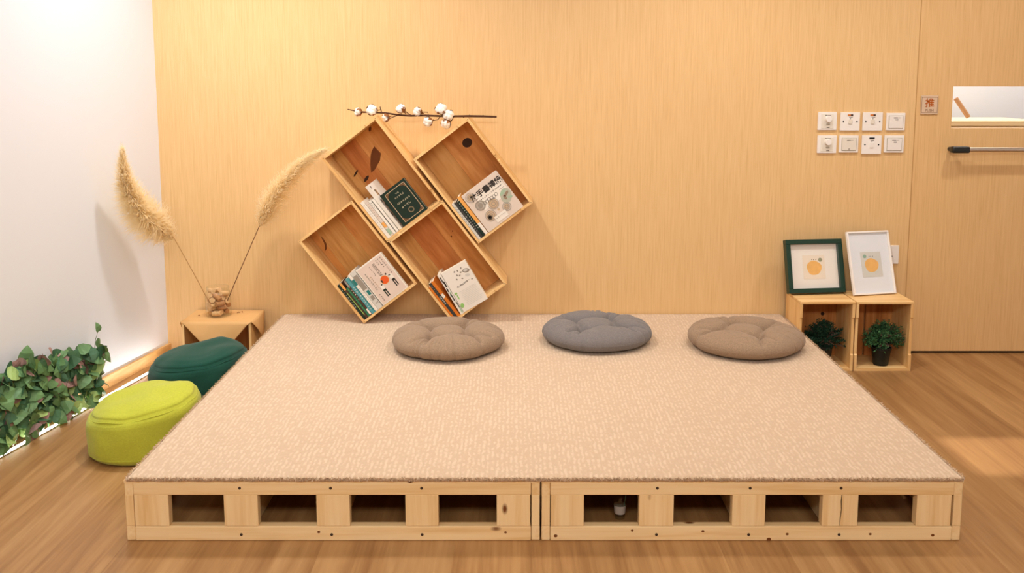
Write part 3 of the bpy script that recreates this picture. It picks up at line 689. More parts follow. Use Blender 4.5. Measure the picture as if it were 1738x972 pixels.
glyphs(cv, M_GREY, .07, .03, 6, .006, .009, 0, 12, y=-.0011)

# crate C
t, cv = book(cC, 'very dark green spine, outermost left in the crate with teal spines', .001, .0105, .203, .13, M_GREEND, hard=False)
glyphs(cv, M_TXW, .005, .17, 8, .005, 0, -.014, 13)
t, cv = book(cC, 'brown spine with an orange head and lime stripe low down', .0125, .0115, .204, .13, M_BRN, hard=False)
patch(cv, 'spine_block', M_OCH, [(.0057, .183, .0105, .04)]); patch(cv, 'spine_block', M_LIME, [(.003, .085, .003, .13)])
t, cv = book(cC, 'mid green spine with fine lighter lines, beside the dark brown one', .025, .0105, .168, .13, M_GRN, hard=False)
glyphs(cv, M_LIME, .005, .155, 9, .005, 0, -.015, 14)
t, cv = book(cC, 'dark brown spine with cream lettering beside the wide teal spine', .0365, .0095, .2, .13, M_BRN, hard=False)
patch(cv, 'spine_block', M_GREY, [(.0047, .18, .0085, .038)]); glyphs(cv, M_TXW, .0047, .145, 5, .0075, 0, -.013, 15); patch(cv, 'spine_block', M_WHITEB, [(.0047, .02, .0085, .03)])
t, cv = book(cC, 'wide teal spine with white lettering', .047, .020, .203, .13, M_TEAL, hard=False)
glyphs(cv, M_TXW, .010, .15, 11, .008, 0, -.0125, 16); patch(cv, 'spine_line', M_TEALD, [(.017, .1, .003, .19)])
t, cv = book(cC, 'white spine with a teal block near its head', .068, .0135, .21, .13, M_WHITEB, hard=False)
patch(cv, 'spine_block', M_TEALD, [(.0067, .165, .0125, .032)]); glyphs(cv, M_GREY, .0067, .13, 8, .0055, 0, -.013, 17)
t, cv = book(cC, 'thick grey and white spine with a teal picture, beside the pink cover', .0825, .0255, .213, .132, M_LGREY, hard=False)
patch(cv, 'spine_picture', M_GREY, [(.012, .15, .022, .08), (.014, .06, .016, .022)]); patch(cv, 'spine_picture', M_TEALD, [(.015, .09, .014, .024)]); glyphs(cv, M_GREY, .012, .03, 2, .009, .008, 0, 18)
t, cv = book(cC, 'pale pink cover with an orange ball between two small figures', .112, .145, .205, .024, M_WHITEB, face=True)
w_, h_ = .145, .205
patch(cv, 'cover_panel', M_PINK, [(w_ / 2, h_ / 2, w_ - .010, h_ - .010)])
y2 = -.0005
bm = B(); disc(bm, (.081, y2, .093), .0185, .0185, 30); mk('orange_ball', bm, M_RED, cv)
bm = B(); ring(bm, (.081, y2 - .0001, .093), .0205, .002, 30); mk('ball_outline', bm, M_OCH, cv)
for fx_, fz_, nm in ((.052, .062, 0), (.115, .078, 1)):
    bm = B(); quad(bm, (fx_, y2, fz_ + .010), .017, .026); quad(bm, (fx_ + (.008 if nm == 0 else -.008), y2, fz_ + .024), .02, .006, ang=R(35 if nm == 0 else -35)); mk('figure_shirt', bm, M_WHITEB, cv)
    bm = B(); quad(bm, (fx_, y2, fz_ - .007), .015, .010); quad(bm, (fx_ - .0048, y2, fz_ - .026), .0052, .030); quad(bm, (fx_ + .0048, y2, fz_ - .026), .0052, .030); mk('figure_trousers', bm, M_GREEND if nm == 0 else M_BLK, cv)
    bm = B(); disc(bm, (fx_ + (.014 if nm == 0 else -.014), y2 - .0002, fz_ + .034), .004, .005, 14); mk('figure_hand', bm, M_INK, cv)
glyphs(cv, M_INK, .128, .187, 9, .0075, 0, -.0105, 20, y=y2); glyphs(cv, M_INK, .115, .187, 5, .0075, 0, -.0105, 21, y=y2); glyphs(cv, M_GREY, .103, .187, 3, .0075, 0, -.0105, 22, y=y2)
glyphs(cv, M_INK, .060, .180, 6, .006, 0, -.009, 23, y=y2); glyphs(cv, M_GREY, .078, .18, 7, .010, 0, -.010, 24, y=y2); glyphs(cv, M_GREY, .086, .18, 7, .010, 0, -.010, 25, y=y2)
glyphs(cv, M_GREY, .025, .165, 9, .009, 0, -.011, 26, y=y2); glyphs(cv, M_TAN, .037, .14, 8, .007, 0, -.010, 27, y=y2); glyphs(cv, M_INK, .02, .052, 4, .008, 0, -.011, 28, y=y2)

# crate D
t, cv = book(cD, 'orange spine, outermost left in the lowest right crate', .001, .0095, .190, .13, M_ORB, hard=False)
glyphs(cv, M_RED, .0047, .17, 9, .005, 0, -.015, 30)
t, cv = book(cD, 'charcoal spine with white lettering between two orange spines', .0115, .0125, .203, .13, M_DKG, hard=False)
glyphs(cv, M_TXW, .006, .125, 5, .008, 0, -.010, 31); glyphs(cv, M_GREY, .006, .19, 5, .006, 0, -.011, 32)
t, cv = book(cD, 'orange spine with a cream band beside the white ornament spine', .025, .0135, .203, .13, M_ORB, hard=False)
glyphs(cv, M_RED, .0067, .19, 6, .006, 0, -.011, 33); patch(cv, 'spine_block', M_WHITEB, [(.0067, .12, .012, .022)]); glyphs(cv, M_RED, .0067, .09, 6, .006, 0, -.012, 34)
t, cv = book(cD, 'white spine with black ornament and green leaves, leaning beside the pale cover', .0425, .0165, .214, .13, M_WHITEB, hard=False, lean=R(7))
patch(cv, 'spine_ornament', M_BLK, [(.006, .185, .005, .03), (.010, .16, .007, .03), (.006, .13, .006, .02), (.009, .09, .005, .04), (.012, .05, .004, .03)]); patch(cv, 'spine_leaf', M_SKY, [(.011, .112, .006, .01), (.006, .1, .006, .008), (.012, .02, .006, .03)])
t, cv = book(cD, 'thick white cover with grey scattered leaves and cream page edge, facing out', .061, .128, .209, .028, M_WHITEB, hard=False, face=True, lean=R(7))
w_, h_ = .128, .209; y2 = -.0002
bm = B(); rr = random.Random(3)
for q, (x, z) in enumerate(((.058, .186), (.073, .183), (.093, .187), (.061, .166), (.05, .150), (.071, .160), (.083, .170), (.075, .142))): disc(bm, (x, y2, z), .005, .0032, 14, ang=rr.uniform(0, 3))
mk('cover_leaf', bm, M_GREY, cv)
bm = B(); disc(bm, (.108, y2, .166), .017, .010, 22, ang=R(-18)); mk('cover_stone', bm, M_GREY, cv)
bm = B(); disc(bm, (.106, y2 - .0004, .168), .010, .0055, 22, ang=R(-18)); disc(bm, (.104, y2 - .0002, .145), .011, .006, 20, ang=R(-18)); mk('cover_stone', bm, M_LGREY, cv)
glyphs(cv, M_INK, .034, .116, 8, .009, .0075, .0005, 35); patch(cv, 'script_line', M_INK, [(.09, .122, .02, .0012)])
bm = B()
for q in range(11): quad(bm, (.07 + .003 * (q % 3), y2, .092 - .0072 * q), .085 - .004 * (q % 4), .0012)
mk('text_lines', bm, M_LGREY, cv)
bm = B(); disc(bm, (.012, y2, .094), .007, .005, 16); disc(bm, (.010, y2, .032), .009, .011, 16, ang=R(-20)); disc(bm, (.013, y2, .075), .003, .012, 16); mk('cover_leaf', bm, pm('ink_leafgreen', (150, 196, 112)), cv)
bm = B(); disc(bm, (.112, y2, .118), .003, .003, 12); mk('print_mark', bm, M_INK, cv)

# ------------------------------------------------------------------ cotton branch
M_TWIG = plain('branch_bark', rgb(84, 54, 38), .75, .2, var=.3, vscale=80, bump=.4, bscale=220)
M_COTTON = plain('cotton_fluff', rgb(244, 234, 222), .95, .05, sheen=.4, bump=.6, bscale=120)
M_BRACT = plain('cotton_bract', rgb(148, 96, 56), .8, .15, var=.3, vscale=70)
yb = CY0 + .06
Zt = 1.157
root = thing('cotton_branch', 'dry cotton branch with white bolls lying across the top crates', 'branch', (0, yb, Zt))
def bp2(u, v, dy=0.0):
    p = onY(u, v, yb + dy); return Vector((p.x, dy, p.z - Zt))
stem = [bp2(*q) for q in ((590, 185.5), (604, 188.5), (622, 190.5), (640, 191.2), (654, 191.5), (668, 193.8), (682, 195.6), (697, 196.3), (722, 195.8), (748, 197), (770, 197.3), (797, 197), (820, 197.3), (843, 198.2))]
bm = B(); tube(bm, stem, [.0022, .003, .0035, .0038, .004, .004, .0042, .0045, .0045, .0045, .0048, .0052, .005, .0046], 10)
for (pts) in ([(648, 191), (646, 186), (645, 181)], [(697, 196), (692, 192), (687, 188)], [(727, 195), (726, 190.5), (714, 190)], [(676, 195.3), (667, 198.5), (662, 201)], [(748, 197), (743, 203), (735, 204.5)], [(753, 197), (750, 192), (748, 189)], [(770, 197.5), (768, 203), (762, 208)], [(640, 187), (648, 186.5)]):
    tube(bm, [bp2(*q) for q in pts], .002, 6)
for u, v in ((797, 196.5), (787, 198), (697, 196), (820, 197)):
    box(bm, bp2(u, v), (.009, .009, .010), .003)
mk('stem', bm, M_TWIG, root, 60)
def boll(u, v, r, face, dy=-.004, bract=1.0):
    r *= 1.32; c = bp2(u, v, dy); rr = random.Random(int(u * 7))
    fd = Vector(face).normalized(); q = fd.to_track_quat('Z', 'Y').to_matrix()
    bm = B()
    for k in range(4):
        a = math.pi / 2 * k + .4; ctr = c + q @ Vector((math.cos(a) * r * .38, math.sin(a) * r * .38, r * .12))
        s = bmesh.ops.create_icosphere(bm, subdivisions=3, radius=r * .68, matrix=Matrix.Translation(ctr))
        for vv in s['verts']:
            d = (vv.co - ctr); vv.co = ctr + d * (1 + .22 * noise.noise(vv.co * 160 + Vector((u, 0, 0))))
    o = mk('cotton_boll', bm, M_COTTON, root, 'all')
    bm = B()
    for k in range(5):
        a = 2 * math.pi * k / 5 + rr.random()
        P = []
        for (lz, lr, w) in ((-.95, .12, .1), (-.75, .62, .34), (-.2, 1.0, .36), (.30, 1.1, .2), (.55, .98, .02)):
            ctr = Vector((math.cos(a) * lr * r, math.sin(a) * lr * r, lz * r)); tg = Vector((-math.sin(a), math.cos(a), 0)) * w * r * bract
            P.append((bm.verts.new(c + q @ (ctr - tg)), bm.verts.new(c + q @ (ctr + tg))))
        for A_, B_ in zip(P[:-1], P[1:]): bm.faces.new((A_[0], A_[1], B_[1], B_[0]))
    cyl(bm, c - fd * r * .9, c - fd * r * 1.7, .004, .0022, 8)
    mk('bract', bm, M_BRACT, o, 'all')
for a in ((608, 190, .0145, (-1, -.3, .1)), (631.5, 187, .0185, (-.2, -1, .3)), (680.5, 184.5, .0165, (-.6, -.6, .7)), (709, 189.5, .0155, (-.8, -.6, .3)), (748.5, 185.5, .0195, (-.1, -.8, .7)), (761, 195.5, .0185, (0, -1, .3)), (757, 210, .0170, (-.5, -.7, -.6)), (726.5, 206.5, .0170, (-.6, -.7, -.2)), (655, 199.5, .0140, (-.7, .3, -.2))):
    boll(*a)

# ------------------------------------------------------------------ floor crates with plants and frames
FCY0, FCD, FCH, FB = 4.165, .222, .324, .012
def floor_crate(x0, x1, label, gap):
    t = thing('pine_crate', label, 'crate', (x0, FCY0, 0), 'upright pine crates under the picture frames')
    w = x1 - x0
    for sx in (0, 1):
        xa = 0 if sx == 0 else w - FB
        pts = [(0, .0006), (0, .075), (.006, .08), (.006, .245), (0, .25), (0, FCH - FB), (FCD, FCH - FB), (FCD, .0006)]
        bm = B(); prism(bm, [(xa, y, z) for y, z in pts], (FB, 0, 0)); mk('side_panel', bm, M_CRATE['Z'], t)
    bm = B(); box(bm, (w / 2, FCD / 2, FCH - FB / 2 + .0003), (w, FCD, FB), .0015); mk('top_panel', bm, M_CRATE['X'], t)
    bm = B(); box(bm, (w / 2, FCD / 2, FB / 2 + .0006), (w - 2 * FB - .001, FCD, FB)); mk('bottom_panel', bm, M_CRATE['X'], t)
    bm = B(); g = .0045 if gap else 0
    iw = w - 2 * FB - .001; x_g = FB + iw * .46
    if gap:
        box(bm, ((FB + x_g - g) / 2, FCD - .006, FCH / 2), (x_g - g - FB, .010, FCH - 2 * FB - .002)); box(bm, ((x_g + g + w - FB) / 2, FCD - .006, FCH / 2), (w - FB - x_g - g, .010, FCH - 2 * FB - .002))
    else: box(bm, (w / 2, FCD - .006, FCH / 2), (iw, .010, FCH - 2 * FB - .002))
    bk = mk('back_panel', bm, M_CRBACKF, t)
    if not gap:
        bm = B(); kp = onY(1396, 532, FCY0 + FCD - .011); disc(bm, (kp.x - x0, FCD - .0112, kp.z), .009, .009, 20); mk('knot', bm, M_KNOT, bk)
    return t
xa0, xa1 = 1.2935, onY(1449.6, 570, FCY0).x
xb0, xb1 = onY(1451.6, 570, FCY0).x, 1.807
floor_crate(xa0, xa1, 'upright pine crate against the carpet edge, under the green frame', False)
floor_crate(xb0, xb1, 'upright pine crate nearest the door, under the white frame', True)

M_LEAF = plain('sprig_green', rgb(66, 112, 70), .6, .25, var=.45, vscale=30)
M_SHADE_STEM = plain('sprig_shade_and_stem', rgb(34, 66, 48), .6, .25, var=.45, vscale=30)  # crate's shade put into this green for one plant; also both plants' stems
M_POT = plain('black_pot', rgb(10, 18, 17), .45, .4)
M_SOIL = plain('pot_moss', rgb(40, 48, 30), .95, .05, bump=.8, bscale=90)
M_DTWIG = plain('sprig_brown', rgb(120, 92, 84), .8, .1)
def plant(x, y, z, label, seed, mat, hr=.112, bias=0.0):
    rr = random.Random(seed)
    t = thing('potted_plant', label, 'plant', (x, y, z), 'small artificial plants in the floor crates')
    bm = B(); lathe(bm, [(0, 0), (.032, 0), (.034, .004), (.043, .074), (.046, .076), (.046, .086), (.042, .086), (.041, .074), (0, .072)], 36); mk('pot', bm, M_POT, t, True)
    bm = B(); lathe(bm, [(.0405, .074), (.02, .079), (0, .080)], 28); mk('moss', bm, M_SOIL, t, True)
    tips = []; bs_ = B(); lf = B(); dr = B()
    for k in range(260):
        th = rr.uniform(0, 2 * math.pi); el = rr.uniform(.05, 1.5)
        ln = hr * rr.uniform(.70, 1.0)
        tip = Vector((math.cos(th) * math.cos(el) * ln * 1.02 + bias * rr.random() * .03, math.sin(th) * math.cos(el) * ln * .82, .095 + math.sin(el) * ln * 1.0 - .028 * math.cos(el) * rr.random()))
        tip.y = max(-.05, min(.10, tip.y)); tip.x = max(-.098, min(.098, tip.x))
        b0 = Vector((rr.uniform(-.02, .02), rr.uniform(-.02, .02), .078)); mid = (b0 + tip) / 2 + Vector((0, 0, .018))
        pts = [b0, mid, tip]
        dry = rr.random() < .16
        tube(dr if dry else bs_, pts, .0007, 4)
        if dry:
            for q in range(6):
                p0 = mid.lerp(tip, rr.uniform(.3, 1)); d = Vector((rr.uniform(-1, 1), rr.uniform(-1, 1), rr.uniform(-.4, 1))).normalized()
                tube(dr, [p0, p0 + d * rr.uniform(.012, .024)], .0005, 3)
            continue
        for q in range(20):
            p0 = mid.lerp(tip, rr.uniform(-.2, 1.05)); d = Vector((rr.uniform(-1, 1), rr.uniform(-1, 1), rr.uniform(-.5, 1))).normalized()
            s = d.cross(Vector((rr.random(), rr.random(), rr.random()))).normalized()
            l = rr.uniform(.008, .016); w = l * .22
            a = [lf.verts.new(p0), lf.verts.new(p0 + d * l * .5 + s * w), lf.verts.new(p0 + d * l), lf.verts.new(p0 + d * l * .5 - s * w)]
            lf.faces.new(a)
    mk('foliage', lf, mat, t); mk('stems', bs_, M_SHADE_STEM, t); mk('dry_twigs', dr, M_DTWIG, t)
    return t
plant(onY(1495.5, 600, 4.225).x, 4.228, .0128, 'bushy green potted plant in the crate nearest the door', 3, M_LEAF, bias=1)
plant(onY(1396, 600, 4.25).x, 4.25, .0128, 'potted plant in shade-darkened green, half hidden behind the carpet edge', 5, M_SHADE_STEM)

M_FGREEN = plain('green_lacquer', rgb(15, 53, 39), .35, .5)
M_FWHITE = plain('white_lacquer', rgb(242, 236, 230), .4, .4)
M_MAT = plain('mat_board', rgb(240, 232, 222), .8, .1)
M_MATW = plain('mat_board_white', rgb(232, 234, 238), .8, .1)
M_PAPER = plain('print_paper', rgb(238, 224, 204), .8, .1, var=.05, vscale=40)
M_PAPERG = plain('print_paper_grey', rgb(214, 212, 204), .8, .1, var=.05, vscale=40)
M_TANG = plain('watercolour_orange', rgb(240, 184, 104), .8, .1, var=.18, vscale=60)
M_FGL = glass('frame_glass', (1, 1, 1, 1), .7)
def frame(p_l, p_r, h, fw, fd, mf, mm, pw, ph, paper, label, lean, disc_dx, z_off, name='picture_frame'):
    """p_l, p_r: where its two lower front corners stand"""
    d = p_r - p_l; yaw = math.atan2(d.y, d.x); w = d.length
    mw = Matrix.Translation((p_l + p_r) / 2 + Vector((0, 0, fd * math.sin(lean)))) @ Matrix.Rotation(yaw, 4, 'Z') @ Matrix.Rotation(-lean, 4, 'X')
    t = thing(name, label, 'picture frame', group='small framed orange prints', mw=mw)
    bm = B()
    box(bm, (0, fd / 2, fw / 2), (w, fd, fw), .0015); box(bm, (0, fd / 2, h - fw / 2), (w, fd, fw), .0015)
    box(bm, (-w / 2 + fw / 2, fd / 2, h / 2), (fw, fd, h - 2 * fw), .0012); box(bm, (w / 2 - fw / 2, fd / 2, h / 2), (fw, fd, h - 2 * fw), .0012)
    mk('moulding', bm, mf, t)
    yb = fd * .62
    bm = B(); box(bm, (0, yb + .002, h / 2), (w - 2 * fw + .002, .004, h - 2 * fw + .002)); mt = mk('mat_board', bm, mm, t)
    bm = B(); zc = h / 2 + z_off; quad(bm, (disc_dx, yb, zc), pw, ph, .0008); pr = mk('print', bm, paper, t)
    bm = B(); rr = random.Random(int(w * 1000)); P = []
    for k in range(36):
        a = 2 * math.pi * k / 36; r = pw * .33 * (1 + .03 * math.sin(3 * a + 1) + .02 * math.sin(5 * a)); P.append((disc_dx + r * math.cos(a) * 1.02, yb - .0009, zc - ph * .03 + r * .94 * math.sin(a)))
    prism(bm, P, (0, -.0003, 0)); mk('orange_shape', bm, M_TANG, pr)
    bm = B(); q = (.30, .30) if mf is M_FGREEN else (-.30, .33)
    disc(bm, (disc_dx + q[0] * pw, yb - .0009, zc + q[1] * ph), pw * .09, pw * .085, 20); mk('small_leaf', bm, plain('watercolour_leaf', rgb(150, 150, 118) if mf is M_FGREEN else rgb(148, 178, 156), .8, .1), pr)
    bm = B()
    for q in (-.08, 0, .10): disc(bm, (disc_dx + q * pw, yb - .0009, zc + .315 * ph), pw * .018, pw * .022, 10)
    mk('print_mark', bm, M_INK, pr)
    bm = B(); box(bm, (0, fd * .28, h / 2), (w - 2 * fw + .002, .0018, h - 2 * fw + .002)); mk('glass_pane', bm, M_FGL, t)
    bm = B(); box(bm, (0, fd - .002, h / 2), (w - 2 * fw + .001, .003, h - 2 * fw + .001)); mk('backing_board', bm, M_BRN, t)
    return t
zc_ = FCH + .0012
frame(onZ(1340, 501.5, zc_), onZ(1436, 498.6, zc_), .251, .022, .034, M_FGREEN, M_MAT, .108, .112, M_PAPER, 'deep dark green frame with an orange round print, leaning on the wall', R(15.5), 0, -.004)
frame(onZ(1450.5, 503, zc_), onZ(1522, 499, zc_), .297, .008, .016, M_FWHITE, M_MATW, .105, .118, M_PAPERG, 'taller white frame with an orange round print, nearest the door', R(17.5), .004, -.008)

# ------------------------------------------------------------------ cushions
def fabric(name, c, var=.14):
    m, nt, bs = new_mat(name); N = nt.nodes; L = nt.links
    bs.inputs['Roughness'].default_value = .95; bs.inputs['Specular IOR Level'].default_value = .1; bs.inputs['Sheen Weight'].default_value = .15
    tc = N.new('ShaderNodeTexCoord'); a = N.new('ShaderNodeTexNoise'); a.inputs['Scale'].default_value = 1; a.inputs['Detail'].default_value = 2
    mp = N.new('ShaderNodeMapping'); mp.inputs['Scale'].default_value = (420, 90, 420); L.new(tc.outputs['Object'], mp.inputs[0]); L.new(mp.outputs[0], a.inputs['Vector'])
    b = N.new('ShaderNodeTexNoise'); b.inputs['Scale'].default_value = 1; mp2 = N.new('ShaderNodeMapping'); mp2.inputs['Scale'].default_value = (90, 420, 420); L.new(tc.outputs['Object'], mp2.inputs[0]); L.new(mp2.outputs[0], b.inputs['Vector'])
    ad = N.new('ShaderNodeMath'); ad.operation = 'ADD'; L.new(a.outputs['Fac'], ad.inputs[0]); L.new(b.outputs['Fac'], ad.inputs[1])
    rp = N.new('ShaderNodeValToRGB'); e = rp.color_ramp.elements; col = rgb(*c)
    e[0].position = .35; e[0].color = tuple(x * (1 - 1.6 * var) for x in col[:3]) + (1,); e[1].position = .7; e[1].color = tuple(x * (1 + 1.6 * var) for x in col[:3]) + (1,)
    hf = N.new('ShaderNodeMath'); hf.operation = 'MULTIPLY'; hf.inputs[1].default_value = .5; L.new(ad.outputs[0], hf.inputs[0]); L.new(hf.outputs[0], rp.inputs[0])
    L.new(rp.outputs[0], bs.inputs['Base Color'])
    bp = N.new('ShaderNodeBump'); bp.inputs['Strength'].default_value = .25; bp.inputs['Distance'].default_value = .001; L.new(hf.outputs[0], bp.inputs['Height']); L.new(bp.outputs[0], bs.inputs['Normal'])
    return m
def seg_d(p, a, b):
    ab = b - a; t_ = max(0, min(1, (p - a).dot(ab) / ab.dot(ab))); return (p - (a + ab * t_)).length
def cushion(x, y, label, mat, rot, rad=.237, th=.099, pit_r=.46, seed=1):
    rr = random.Random(seed)
    t = thing('floor_cushion', label, 'cushion', (x, y, CT_Z), 'tufted round floor cushions on the carpet', rz=rot)
    pits = [Vector((math.cos(math.pi / 2 * k + .12 * rr.uniform(-1, 1)), math.sin(math.pi / 2 * k + .12 * rr.uniform(-1, 1)))) * rad * pit_r * rr.uniform(.92, 1.06) for k in range(4)]
    segs = [(pits[k], pits[(k + 1) % 4], .024, .0095) for k in range(4)]
    for p in pits:
        d = p.normalized(); an = math.atan2(d.y, d.x)
        for off in (rr.uniform(-.2, -.12), rr.uniform(.12, .24)):
            q = Vector((math.cos(an + off), math.sin(an + off))) * rad * rr.uniform(.78, .92); segs.append((p, q, .026 * rr.uniform(.6, 1.1), .0078))
    wr = [(rr.uniform(0, 6.283), rr.uniform(.012, .028), rr.uniform(.3, 1.2)) for _ in range(26)]
    nr, nf = 66, 300; z0 = .40 * th
    def edge(ph):
        e = 1 + .012 * math.sin(3 * ph + seed) + .01 * math.sin(5 * ph + 2 * seed)
        for p in pits:
            da = (ph - math.atan2(p.y, p.x) + math.pi) % (2 * math.pi) - math.pi; e -= .022 * math.exp(-(da / .16) ** 2)
        for (wa, ww, wd_) in wr:
            da = (ph - wa + math.pi) % (2 * math.pi) - math.pi; e -= .036 * wd_ * math.exp(-abs(da / ww) ** 1.2)
        return e
    bm = B(); top, bot = [], []
    ctr = bm.verts.new((0, 0, 0)); cb = bm.verts.new((0, 0, 0))
    def ztop(px_, py_, s):
        p = Vector((px_, py_)); h = z0 + (th - z0) * max(0, 1 - s ** 4.4) ** .5
        body = max(0, 1 - s ** 8)
        pit = sum(math.exp(-((p - q).length / .021) ** 2) for q in pits); h -= .034 * min(1.1, pit) * body
        pit2 = sum(math.exp(-((p - q).length / .055) ** 2) for q in pits); h -= .016 * min(1.2, pit2) * body
        for a, b, dp, sg in segs: h -= dp * math.exp(-(seg_d(p, a, b) / (sg * 1.25)) ** 1.15) * body
        if p.length < rad * pit_r: h -= .006 * (1 - (p.length / (rad * pit_r)) ** 2)
        h += .0022 * noise.noise((px_ * 26, py_ * 26, seed)) * body
        return h
    for i in range(1, nr + 1):
        s = math.sin(math.pi / 2 * i / nr); R1, R2 = [], []
        for k in range(nf):
            ph = 2 * math.pi * k / nf; e = 1 + (edge(ph) - 1) * min(1, (s / .75) ** 3) if s < 1 else edge(ph)
            r = rad * s * e; x_, y_ = r * math.cos(ph), r * math.sin(ph)
            h = ztop(x_, y_, s)
            if s > .6:
                for (wa, ww, wd_) in wr:
                    da = (ph - wa + math.pi) % (2 * math.pi) - math.pi
                    if abs(da) < .12: h -= .009 * wd_ * math.exp(-abs(da / ww)) * min(1, (s - .6) / .25) * max(0, 1 - s ** 14)
            R1.append(bm.verts.new((x_, y_, h)))
            if i < nr: R2.append(bm.verts.new((x_, y_, max(.0005, z0 - z0 * 1.02 * max(0, 1 - s ** 7) ** .5))))
        top.append(R1)
        if i < nr: bot.append(R2)
    ctr.co.z = ztop(0, 0, 0); cb.co.z = .0005
    for k in range(nf):
        l = (k + 1) % nf; bm.faces.new((ctr, top[0][k], top[0][l])); bm.faces.new((cb, bot[0][l], bot[0][k]))
        for i in range(nr - 1): bm.faces.new((top[i][k], top[i + 1][k], top[i + 1][l], top[i][l]))
        for i in range(nr - 2): bm.faces.new((bot[i][l], bot[i + 1][l], bot[i + 1][k], bot[i][k]))
        bm.faces.new((bot[-1][l], top[-1][l], top[-1][k], bot[-1][k]))
    rim_pts = [top[-1][k].co.copy() for k in range(0, nf, 2)]
    mk('cushion_cover', bm, mat, t, 'all')
    bm = B(); tube(bm, [p * 1.0 + Vector((p.x, p.y, 0)).normalized() * -.0002 for p in rim_pts], .0011, 6, True); mk('seam', bm, mat, t, True)
    return t
M_CUB = fabric('linen_brown', (152, 128, 105)); M_CUG = fabric('linen_grey', (122, 116, 114))
c = onZ(760.5, 590, CT_Z); cushion(c.x, c.y, 'brown tufted round cushion nearest the wall crates', M_CUB, R(55), seed=3)
c = onZ(1012.5, 577.5, CT_Z); cushion(c.x, c.y, 'grey tufted round cushion in the middle of the carpet', M_CUG, R(55), seed=5)
c = onZ(1264, 588, CT_Z); cushion(c.x, c.y, 'brown tufted round cushion nearest the plant crates', M_CUB, R(14), seed=8, rad=.243)

# ------------------------------------------------------------------ poufs
def pouf(x, y, label, c, rot, tilt, seed, rad=.196, hh=.205):
    mat = fabric('felt_' + ('lime' if seed == 1 else 'dark_green'), c, .08)
    t = thing('pouf', label, 'pouf', (x, y, 0), 'round felt poufs beside the platform', rz=rot)
    prof = [(0, .001), (.70, .001), (.88, .006), (.95, .028), (1.0, .09), (1.015, .2), (1.02, .4), (1.015, .58), (1.0, .70), (.965, .79), (.945, .815), (.925, .84), (.87, .90), (.72, .96), (.5, .99), (.25, 1.005), (0, 1.01)]
    den = []
    for i in range(len(prof) - 1):
        for q in range(4): den.append((prof[i][0] + (prof[i + 1][0] - prof[i][0]) * q / 4, prof[i][1] + (prof[i + 1][1] - prof[i][1]) * q / 4))
    den.append(prof[-1])
    def P(s, z, ph):
        r = rad * s; x_, y_ = r * math.cos(ph), r * math.sin(ph); zz = z * hh
        zz *= 1 + tilt[0] * x_ / rad + tilt[1] * y_ / rad
        k = min(1, z * 5)
        n = noise.noise((x_ * 7 + seed * 9, y_ * 7, zz * 6)) * .012 * k + noise.noise((x_ * 18 + seed, y_ * 18, zz * 22)) * .005 * k
        d = Vector((x_, y_, 0)); d = d.normalized() if d.length > 1e-6 else Vector((0, 0, 0))
        v = Vector((x_, y_, zz)) + d * n * min(1, s * 1.5)
        if z > .8: v.z += noise.noise((x_ * 9 + seed * 3, y_ * 9, 2)) * .011
        if .77 < z < .86 and s > .85: v -= d * .003
        v.z = max(.0008, v.z)
        return v
    bm = B(); n = 96; rings = []
    for s, z in den:
        if s < 1e-6: rings.append([bm.verts.new(P(0, z, 0))])
        else: rings.append([bm.verts.new(P(s, z, 2 * math.pi * k / n)) for k in range(n)])
    for A_, B_ in zip(rings[:-1], rings[1:]):
        for k in range(n):
            l = (k + 1) % n
            if len(A_) == 1: bm.faces.new((A_[0], B_[l], B_[k]))
            elif len(B_) == 1: bm.faces.new((A_[k], A_[l], B_[0]))
            else: bm.faces.new((A_[k], A_[l], B_[l], B_[k]))
    mk('pouf_cover', bm, mat, t, 'all')
    bm = B(); tube(bm, [P(.955, .802, 2 * math.pi * k / 96) + Vector((math.cos(2 * math.pi * k / 96), math.sin(2 * math.pi * k / 96), 0)) * .0004 for k in range(96)], .0013, 6, True); mk('top_seam', bm, mat, t, True)
    bm = B(); tube(bm, [P(1.003, .12, 2 * math.pi * k / 96) + Vector((math.cos(2 * math.pi * k / 96), math.sin(2 * math.pi * k / 96), 0)) * .0006 for k in range(96)], .0012, 6, True); mk('hem_seam', bm, mat, t, True)
    return t
pouf(-1.338, 3.285, 'lime green felt pouf beside the ivy', (184, 188, 64), R(0), (.15, .05), 1)
pouf(-1.322, 3.83, 'dark green felt pouf in front of the paper-covered crate', (30, 74, 62), R(0), (.12, .04), 2, rad=.194, hh=.21)

# ------------------------------------------------------------------ side crate with kraft paper, jar, corks, pampas
LX0, LX1, LY0, LY1, LZ = -1.524, -1.206, 4.205, 4.425, .218
t = thing('side_crate', 'pine crate lying on its side in the corner under kraft paper', 'crate', (LX0, LY0, 0))
w, d_ = LX1 - LX0, LY1 - LY0
for xa in (0, w - .011):
    bm = B(); box(bm, (xa + .0055, d_ / 2, LZ / 2), (.011, d_, LZ - .001)); mk('side_panel', bm, M_CRATE['Z'], t)
bm = B(); box(bm, (w / 2, d_ / 2, LZ - .006), (w - .023, d_, .011)); mk('top_panel', bm, M_CRATE['X'], t)
bm = B(); box(bm, (w / 2, d_ / 2, .0062), (w - .023, d_, .011)); mk('bottom_panel', bm, M_CRATE['X'], t)
bm = B(); box(bm, (w / 2, d_ - .006, LZ / 2), (w - .023, .010, LZ - .025)); mk('back_panel', bm, M_CRBACKF, t)
M_KRAFT = plain('kraft_paper', rgb(216, 170, 112), .7, .2, var=.06, vscale=14, bump=.25, bscale=40)
cxk, cyk = (LX0 + LX1) / 2, (LY0 + LY1) / 2
root = thing('kraft_paper_sheet', 'brown kraft paper sheet draped cornerwise over the side crate', 'paper', (cxk, cyk, LZ))
hx, hy_ = w / 2 + .003, d_ / 2 + .003
